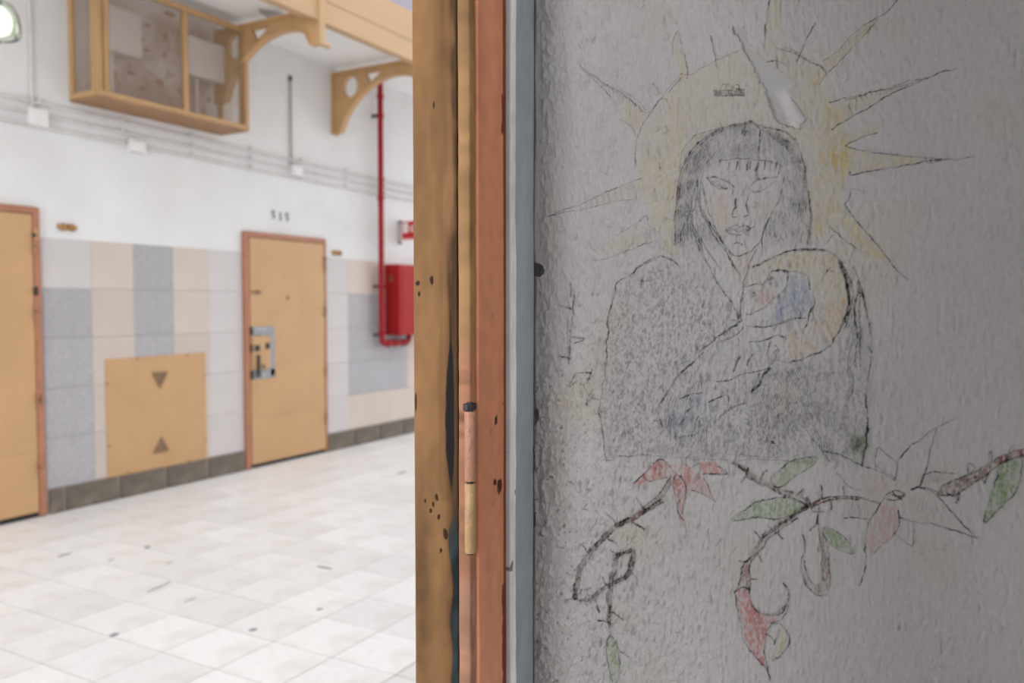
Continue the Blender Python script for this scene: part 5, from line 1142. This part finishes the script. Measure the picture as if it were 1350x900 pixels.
cell_door('door_1', 2.30, 3.318, 2.092, 'ochre cell door cut off by the left edge, in a rounded brown frame', True, False)
cell_door('door_2', 5.094, 6.122, 2.075, 'closed ochre cell door with a scraped grey lock, under the painted number', False, True)

# number stencilled above the door: upright strokes of a 5 or a 1 with small serifs
num = tag(empty('door_number', (5.552, WY-.002, 2.24)), 'small black stencilled 515 on the white wall above the locked ochre door', 'number')
def digit(kind, cx, z0, h=.072, w=.05, t=.0135):
    mb = MB(); y0, y1 = WY-.0025, WY+.001
    if kind == '1':
        mb.box(cx-t*.6, cx+t*.6, y0, y1, z0, z0+h); mb.box(cx-w*.3, cx+w*.3, y0, y1, z0, z0+t*.7); mb.box(cx-w*.25, cx, y0, y1, z0+h-t*1.4, z0+h-t*.6)
    else:
        mb.box(cx-w*.42, cx+w*.45, y0, y1, z0+h-t, z0+h); mb.box(cx-w*.42, cx-w*.42+t, y0, y1, z0+h*.52, z0+h-t*.5)
        pts = []
        for k in range(13):
            a = math.radians(128-k*21.5); pts.append((cx-.002+math.cos(a)*w*.46, z0+h*.30+math.sin(a)*h*.30))
        inn = [(cx-.002+(x-cx+.002)*(1-t/(w*.46)), z0+h*.30+(z-z0-h*.30)*(1-t/(h*.30))) for x, z in pts]
        for k in range(12): mb.prism([pts[k], pts[k+1], inn[k+1], inn[k]], 1, y0, y1)
    mb.build('digit', M['black_paint'], num)
digit('5', 5.470, 2.212); digit('1', 5.556, 2.206); digit('5', 5.640, 2.206)

# steel hatch with two stencilled arrows
pn = tag(empty('wall_hatch', (4.235, WY-.008, .6)), 'square ochre metal sheet with two brown triangles, screwed low on the tiles', 'panel')
b = bmesh.new(); y0 = WY-.013
x0, x1, z0, z1 = 3.787, 4.682, .168, 1.044
v = [b.verts.new(p) for p in ((x0, y0, z0), (x1, y0, z0-.012), (x1, y0, z1+.002), (x0, y0, z1-.004))]; kz = b.verts.new((x0+.55, y0-.016, z0+.37))
for i in range(4): b.faces.new((v[i], v[(i+1) % 4], kz))
w_ = [b.verts.new((p.co.x, WY-.004, p.co.z)) for p in v]
for i in range(4): b.faces.new((v[i], w_[i], w_[(i+1) % 4], v[(i+1) % 4]))
b.faces.new(w_); mb = MB(); mb.join(b); sheet = mb.build('metal_sheet', M['door_yellow'], pn)
MB().prism([(4.170, .916), (4.305, .914), (4.236, .79)], 1, y0-.016, y0-.002).build('painted_arrow', M['brown_paint'], pn)
MB().prism([(4.166, .292), (4.306, .293), (4.239, .412)], 1, y0-.0155, y0-.002).build('painted_arrow', M['brown_paint'], pn)
for x, z in ((3.80, .86), (3.80, .40), (4.67, .86), (4.67, .32), (3.95, .185), (4.5, .175), (4.05, 1.03), (4.5, 1.03)):
    MB().cyl((x, y0-.004, z), (x, y0+.002, z), .008, 8).build('screw', M['rust'], pn)

# small brass fittings over the dado
for i, (x, z, lab_) in enumerate(((3.523, 1.978, 'small tarnished brass wall fitting above the tiles beside the cut off door'), (6.307, 1.952, 'small tarnished brass wall fitting right of the locked door'))):
    e = tag(empty('wall_fitting', (x, WY, z)), lab_, 'fitting', 'brass fittings above the tiles')
    MB().box(x-.07, x+.07, WY-.012, WY+.002, z-.018, z+.018, .006).build('back_plate', M['brass'], e)
    for s in (-1, 1): smooth_by_angle(MB().sphere((x+s*.034, WY-.012, z-.002), .03, 1.15, .8, .85).build('cap', M['brass'], e))
    MB().cyl((x, WY-.035, z+.012), (x, WY, z+.012), .008, 10).build('stud', M['rust'], e)

# ------------------------------------------------------------------ conduits and junction boxes
for z, name_ in ((2.795, 'topmost of the three thin white conduits running along the wall'), (2.72, 'middle of the three thin white conduits running along the wall'), (2.642, 'lowest of the three thin white conduits running along the wall')):
    e = tag(empty('conduit', (5, WY, z)), name_, 'conduit', 'conduits along the gallery wall')
    MB().cyl((-1.5, WY-.017, z+.045), (12.5, WY-.017, z-.095), .0105, 10).build('pipe', M['conduit'], e)
    g = MB(); n = 28                                                   # the pipe's shadow line and dirt, painted as a broken strip below it
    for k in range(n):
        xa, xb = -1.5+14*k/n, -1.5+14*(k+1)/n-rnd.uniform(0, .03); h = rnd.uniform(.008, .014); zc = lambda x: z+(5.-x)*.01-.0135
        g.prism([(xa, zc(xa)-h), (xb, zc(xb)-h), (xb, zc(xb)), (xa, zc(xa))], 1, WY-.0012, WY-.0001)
    g.build('shade_grime_line', M['shade_grime'], e)
    for k in range(13):
        x = 2.1+k*.62
        MB().box(x-.008, x+.008, WY-.03, WY-.0005, z-.016+(5.-x)*.01, z+.016+(5.-x)*.01, .002).build('clip', M['conduit'], e)
for x, z, top, r, m_, lab_ in ((3.293, 2.70, 3.66, .010, 'conduit', 'thin pale conduit rising to the left of the wire cage'), (5.69, 2.70, 3.52, .010, 'greycond', 'short grey conduit rising between the two iron brackets')):
    e = tag(empty('riser_conduit', (x, WY, z)), lab_, 'conduit')
    MB().cyl((x, WY-.014, z), (x, WY-.014, top), r, 10).build('pipe', M[m_], e)
    MB().cyl((x, WY-.014, top-.03), (x, WY-.014, top+.01), r*1.5, 10).build('end_cap', M['dark' if m_ == 'greycond' else m_], e)
for x, z, w, h, lab_ in ((3.32, 2.690, .125, .115, 'white junction box on the conduits left of the wire cage'), (4.066, 2.622, .135, .085, 'white junction box on the lowest conduit under the wire cage'), (5.735, 2.673, .128, .095, 'white junction box at the foot of the short grey conduit')):
    e = tag(empty('junction_box', (x, WY, z)), lab_, 'junction box', 'junction boxes on the conduits')
    MB().box(x-w/2, x+w/2, WY-.055, WY+.002, z-h/2, z+h/2, .006).build('box_body', M['white_plastic'], e)
    MB().box(x-w/2+.006, x+w/2-.006, WY-.06, WY-.05, z-h/2+.006, z+h/2-.006, .004).build('box_lid', M['white_plastic'], e)

# ------------------------------------------------------------------ wire cage with two white boxes
cx0, cx1, cy, cz0, cz1 = 3.565, 4.895, 5.22, 2.862, 3.675
cage = tag(empty('wire_cage', ((cx0+cx1)/2, WY, cz0)), 'ochre framed wire mesh cage hung high on the wall over two white boxes', 'cage')
def bar(*a, nm='frame_bar'): MB().box(*a, .003).build(nm, M['iron_yellow'], cage)
t = .036
bar(cx0, cx0+t, cy+.0015, cy+t, cz0+.0365, cz1-.037); bar(cx1-t, cx1, cy+.0015, cy+t, cz0+.0365, cz1-.037); bar(4.262, 4.302, cy-.002, cy+t, cz0+.0365, cz1-.037)
bar(cx0, cx1, cy, cy+t, cz0, cz0+.036); bar(cx0, cx1, cy, cy+t, cz1-.04, cz1)
bar(cx0+.045, cx0+.083, cy-.003, cy+.02, cz0+.037, cz1-.043, nm='door_stile')
for x in (cx0, cx1-.03):
    bar(x+.001, x+.029, WY-.04, WY, cz0+.041, cz1-.041); bar(x+.001, x+.029, cy+t+.001, WY, cz0+.001, cz0+.04); bar(x+.001, x+.029, cy+t+.001, WY, cz1-.04, cz1-.001); bar(x+.001, x+.029, cy+t+.001, cy+t+.05, cz0+.041, cz1-.041)
MB().box(cx0+.004, cx1-.004, cy+.004, WY, cz0-.012, cz0-.0005).build('bottom_board', M['board_brown'], cage)
def mesh_panel(kind, a0, a1, fixed, z0, z1, sp=.017, r=.0009):
    mb = bmesh.new()
    def wire(p, q):
        bb = MB(); bb.box(min(p[0], q[0])-r, max(p[0], q[0])+r, min(p[1], q[1])-r, max(p[1], q[1])+r, min(p[2], q[2])-r, max(p[2], q[2])+r); me_ = bpy.data.meshes.new('t'); bb.bm.to_mesh(me_); bb.bm.free(); mb.from_mesh(me_); bpy.data.meshes.remove(me_)
    n = int((a1-a0)/sp)
    for k in range(1, n):
        a = a0+(a1-a0)*k/n
        wire((a, fixed, z0), (a, fixed, z1)) if kind == 'front' else wire((fixed, a, z0), (fixed, a, z1))
    n = int((z1-z0)/sp)
    for k in range(1, n):
        z = z0+(z1-z0)*k/n
        wire((a0, fixed+.002, z), (a1, fixed+.002, z)) if kind == 'front' else wire((fixed+.002, a0, z), (fixed+.002, a1, z))
    w = MB(); me_ = bpy.data.meshes.new('t'); mb.to_mesh(me_); mb.free(); w.bm.from_mesh(me_); bpy.data.meshes.remove(me_)
    o = w.build('wire_mesh', M['wire'], cage); o['kind'] = 'stuff'
mesh_panel('front', cx0+.083, 4.262, cy+.014, cz0+.034, cz1-.038); mesh_panel('front', 4.302, cx1-t, cy+.014, cz0+.034, cz1-.038)
mesh_panel('side', cy+t+.05, WY-.04, cx0+.014, cz0+.04, cz1-.04); mesh_panel('side', cy+t+.05, WY-.04, cx1-.014, cz0+.04, cz1-.04)
for x0, x1, z0, z1, lab_ in ((3.775, 4.08, 3.262, 3.585, 'left of the two white wall boxes behind the wire mesh'), (4.49, 4.86, 3.255, 3.56, 'right of the two white wall boxes behind the wire mesh')):
    e = tag(empty('wall_box', ((x0+x1)/2, WY, z0)), lab_, 'box', 'white boxes in the cage')
    MB().box(x0, x1, WY-.10, WY, z0, z1, .008).build('casing', M['white_plastic'], e)
    MB().box(x0+.012, x1-.012, WY-.106, WY-.097, z0+.012, z1-.012, .004).build('cover', M['white_plastic'], e)
    MB().cyl(((x0+x1)/2+.04, WY-.109, z0+.11), ((x0+x1)/2+.04, WY-.10, z0+.11), .012, 12).build('cover_glint', M['sign_white'], e)  # small white disc added for the glare spot on the cover
    MB().cyl(((x0+x1)/2-.05, WY-.03, cz0), ((x0+x1)/2-.05, WY-.03, z0), .012, 10).build('cable', M['conduit'], e)
# flaking rust-stained plaster inside the cage (thin raised scabs of the wall)
for x, z, w, h in ((4.20, 3.56, .07, .04), (4.365, 3.53, .05, .11), (4.35, 3.375, .05, .07), (4.195, 3.37, .05, .035), (4.14, 3.44, .06, .04), (4.40, 3.70, .12, .05), (4.05, 3.17, .10, .05), (4.30, 3.15, .08, .06), (4.72, 3.02, .05, .10), (4.77, 3.12, .04, .08), (3.85, 3.62, .05, .03), (3.92, 3.12, .05, .03), (4.56, 3.14, .05, .13), (4.16, 3.07, .12, .03), (4.42, 3.23, .03, .03)):
    pts = [(x+math.cos(2*math.pi*k/11)*w/2*rnd.uniform(.55, 1.1), z+math.sin(2*math.pi*k/11)*h/2*rnd.uniform(.55, 1.1)) for k in range(11)]
    s = MB().prism(pts, 1, WY-.003, WY+.001).build('plaster_scab', M['plaster_stain'], wall_far); s['label'] = 'rust-stained flaking patch inside the wire cage'

# ------------------------------------------------------------------ upper gallery: slab, beam, brackets
structure('gallery_slab', MB().box(-5, 15, 4.47, WY+.01, 3.76, 4.02), M['slab_white'], 'white underside of the upper walkway above the brackets', 'ceiling')
for x, z, w, h, m_ in ((5.08, 4.98, .62, .20, 'greycond'),):
    pts = [(x+math.cos(2*math.pi*k/15)*w/2*rnd.uniform(.7, 1.1), z+math.sin(2*math.pi*k/15)*h/2*rnd.uniform(.7, 1.1)) for k in range(15)]
    s = MB().prism(pts, 2, 3.757, 3.762).build('bare_cement_patch', M[m_], bpy.data.objects['gallery_slab'])
beam = tag(empty('edge_beam', (5, 4.45, 3.58)), 'long pale ochre beam carrying the edge of the upper walkway', 'beam')
MB().box(-5, 15, 4.42, 4.50, 3.60, 3.765, .004).build('lower_channel', M['beam_yellow'], beam)
MB().box(-5, 15, 4.432, 4.49, 3.765, 3.772).build('rusty_joint', M['rust'], beam)
MB().box(-5, 15, 4.425, 4.49, 3.772, 4.03, .004).build('fascia', M['beam_yellow'], beam)
prp = tag(empty('parapet', (5, 4.46, 4.03)), 'mauve grey parapet sheet of the upper walkway above the ochre beam', 'parapet')
MB().box(-5, 15, 4.455, 4.475, 4.03, 5.0, .003).build('sheet', M['mauve'], prp)
MB().box(-5, 15, 4.44, 4.49, 5.0, 5.04, .004).build('handrail', M['beam_yellow'], prp)
def arc_profile():
    """side view of the cast bracket: (distance from the wall plane inwards -> y, z)"""
    low = [(5.548, 3.112), (5.460, 3.112), (5.425, 3.18), (5.394, 3.244), (5.345, 3.31), (5.297, 3.361), (5.23, 3.42), (5.155, 3.470), (5.09, 3.51), (5.015, 3.54), (4.93, 3.565), (4.833, 3.58), (4.72, 3.578), (4.62, 3.56), (4.555, 3.52), (4.52, 3.46), (4.50, 3.425), (4.43, 3.42), (4.43, 3.69)]
    return low + [(5.548, 3.69)]
def bracket(x, lab_):
    e = tag(empty('iron_bracket', (x, WY, 3.69)), lab_, 'bracket', 'brackets under the upper walkway')
    # plate with a round and a triangular opening, bridged into one outline per half
    import mathutils.geometry as G
    outer = [Vector((p[0], p[1], 0)) for p in arc_profile()]
    circ = [Vector((5.325+math.cos(2*math.pi*k/20)*.088, 3.540+math.sin(2*math.pi*k/20)*.098, 0)) for k in range(20)]
    tri = [Vector(p+(0,)) for p in ((5.141, 3.642), (4.935, 3.645), (5.00, 3.60), (5.085, 3.545))]
    polys = [outer, circ, tri]; flat = [p for q in polys for p in q]; f = G.tessellate_polygon(polys)
    b = bmesh.new(); hx = .022; f0 = [b.verts.new((x-hx, p.x, p.y)) for p in flat]; f1 = [b.verts.new((x+hx, p.x, p.y)) for p in flat]
    for tr in f: b.faces.new([f0[i] for i in tr]); b.faces.new([f1[i] for i in reversed(tr)])
    k = 0
    for q in polys:
        n = len(q)
        for i in range(n): b.faces.new((f0[k+i], f0[k+(i+1) % n], f1[k+(i+1) % n], f1[k+i]))
        k += n
    mb = MB(); mb.join(b); mb.build('web_plate', M['iron_yellow'], e)
    # flange following the arch, wall plate, top flange, drop post with a turned foot
    ap = arc_profile()[1:17]; fl = MB()
    for (ya, za), (yb, zb) in zip(ap, ap[1:]):
        b = bmesh.new(); d = Vector((0, yb-ya, zb-za)); n_ = Vector((0, -d.z, d.y)).normalized()*.012
        vs = [b.verts.new((x+sx*.034, y+s*n_.y, z+s*n_.z)) for (y, z) in ((ya, za), (yb, zb)) for sx in (-1, 1) for s in (-.5, .5)]
        for q in ((0, 1, 3, 2), (4, 6, 7, 5), (0, 2, 6, 4), (1, 5, 7, 3), (0, 4, 5, 1), (2, 3, 7, 6)): b.faces.new([vs[i] for i in q])
        fl.join(b)
    fl.build('arch_flange', M['iron_yellow'], e)
    MB().box(x-.045, x+.045, 5.52, WY, 3.10, 3.70, .004).build('wall_plate', M['iron_yellow'], e)
    MB().box(x-.04, x+.04, 4.43, 5.54, 3.672, 3.70, .003).build('top_flange', M['iron_yellow'], e)
    MB().box(x-.028, x+.028, 4.395, 4.425, 3.44, 3.80, .004).build('drop_post', M['beam_yellow'], e)
    MB().box(x-.03, x+.09, 4.39, 4.44, 3.415, 3.442, .006).build('foot', M['beam_yellow'], e)
bracket(4.87, 'cast iron arched bracket ending beside the right corner of the wire cage')
bracket(6.29, 'cast iron arched bracket with a round hole, above the red riser pipe')

# ------------------------------------------------------------------ fire riser, hose cabinet, sign
fp = tag(empty('fire_riser', (6.90, WY, 1.0)), 'thin red fire riser pipe running down the wall and into the hose cabinet', 'pipe')
py = 5.46
path = [(6.90, py, 3.74), (6.90, py, 2.4), (6.90, py, 1.09)] + [(6.90+.06*(1-math.cos(a)), py, 1.09-.06*math.sin(a)) for a in (.4, .8, 1.2, 1.57)] + [(7.32, py, 1.03)] + [(7.32+.055*math.sin(a), py, 1.085-.055*math.cos(a)) for a in (.4, .8, 1.2, 1.57)] + [(7.375, py, 1.13)]
smooth_by_angle(MB().tube(path, .03, 16).build('pipe', M['red_pipe'], fp))
for z in (3.60, 3.40, 2.55, 1.63, 1.14): MB().cyl((6.90, py, z-.02), (6.90, py, z+.02), .038, 16).build('coupling', M['red_pipe'], fp)
for x in (7.0, 7.12, 7.27): MB().cyl((x-.018, py, 1.03), (x+.018, py, 1.03), .039, 16).build('coupling', M['red_pipe'], fp)
for z in (3.40, 1.63, 1.12): MB().box(6.86, 6.90, py+.02, WY-.008, z-.012, z+.012).build('clamp', M['dark'], fp)
MB().box(7.36, 7.39, py+.02, WY-.008, .99, 1.02).build('clamp', M['dark'], fp)
hc = tag(empty('hose_cabinet', (7.40, WY, 1.11)), 'red metal fire hose cabinet on the tiles, half hidden by the open door', 'cabinet')
MB().box(7.065, 7.74, 5.372, WY, 1.113, 1.868, .004).build('cabinet_body', M['red'], hc)
dr = MB().box(7.07, 7.735, 5.357, 5.375, 1.118, 1.863, .004).build('cabinet_door', M['red'], hc)
MB().box(7.12, 7.685, 5.353, 5.358, 1.17, 1.81, .002).build('door_window_frame', M['red'], dr)
MB().box(7.69, 7.715, 5.345, 5.36, 1.45, 1.53, .003).build('latch', M['dark'], dr)
kn = MB()
for k in range(16):
    a0, a1 = 2*math.pi*k/16, 2*math.pi*(k+1)/16
    kn.prism([(5.46+math.cos(a)*r*.7, 1.72+math.sin(a)*r) for a, r in ((a0, .036), (a1, .036), (a1, .022), (a0, .022))], 0, 7.059, 7.066)
kn.build('knockout_ring', M['rust'], hc)
sg = tag(empty('fire_sign', (7.32, WY, 2.23)), 'small red and white fire hose sign standing out from the wall above the cabinet', 'sign')
MB().box(7.305, 7.325, 5.515, WY, 2.12, 2.34, .003).build('wall_rail', M['greycond'], sg)
for z in (2.115, 2.345): smooth_by_angle(MB().sphere((7.315, 5.525, z), .018).build('end_knob', M['dark'], sg))
MB().box(7.316, 7.326, 5.30, 5.505, 2.145, 2.345, .002).build('sign_plate', M['sign_red'], sg)
sy = lambda u: 5.505-u
pl = M['sign_white']
MB().box(7.3145, 7.317, sy(.085), sy(.018), 2.22, 2.33).build('white_symbol', pl, sg)
mb = MB()
for k in range(18):
    a0, a1 = 2*math.pi*k/18, 2*math.pi*(k+1)/18
    mb.prism([(sy(.145)+math.cos(a)*r, 2.262+math.sin(a)*r) for a, r in ((a0, .036), (a1, .036), (a1, .02), (a0, .02))], 0, 7.3145, 7.317)
mb.build('white_symbol', pl, sg)
MB().box(7.3145, 7.317, sy(.19), sy(.012), 2.155, 2.160).box(7.3145, 7.317, sy(.192), sy(.188), 2.155, 2.335).build('white_border', pl, sg)

# ------------------------------------------------------------------ hanging glass lamp at the left edge
lx, ly = 2.465, 4.45
lamp = tag(empty('gallery_lamp', (lx, ly, 2.80)), 'greenish glass bell lamp hanging at the top left edge', 'lamp')
m, N, L_, B = new_mat('greenish_lamp_glass'); B.inputs['Base Color'].default_value = (0.86, 0.93, 0.82, 1); B.inputs['Transmission Weight'].default_value = 1; B.inputs['Roughness'].default_value = 0.08; B.inputs['IOR'].default_value = 1.45
glass = m
m, N, L_, B = new_mat('lit_opal_globe'); B.inputs['Base Color'].default_value = (.9, .9, .86, 1); B.inputs['Emission Color'].default_value = (0.95, 1.0, 0.88, 1); B.inputs['Emission Strength'].default_value = 1.1; opal = m
zl = -.012
outer = [(.03, 3.03), (.05, 3.02), (.085, 2.995), (.107, 2.955), (.118, 2.90), (.118, 2.85), (.112, 2.833), (.095, 2.828)]
inner = [(.088, 2.834), (.105, 2.842), (.110, 2.855), (.110, 2.90), (.10, 2.948), (.08, 2.985), (.045, 3.01), (.028, 3.02)]
smooth_by_angle(MB().lathe([(r, z+zl) for r, z in outer+inner], lx, ly, 36).build('glass_bell', glass, lamp), 60)
smooth_by_angle(MB().lathe([(.02, 2.99+zl), (.05, 2.975+zl), (.075, 2.94+zl), (.08, 2.90+zl), (.07, 2.862+zl), (.045, 2.845+zl), (.01, 2.84+zl)], lx, ly, 28).build('bulb', opal, lamp), 60)
MB().lathe([(.012, 3.75), (.012, 3.09), (.034, 3.08), (.040, 3.02+zl), (.02, 2.99+zl)], lx, ly, 20).build('stem_and_cap', M['dark'], lamp)
MB().lathe([(.008, 2.84+zl), (.012, 2.82+zl), (.022, 2.812+zl), (.020, 2.795+zl), (.006, 2.788+zl)], lx, ly, 16).build('finial', M['dark'], lamp)
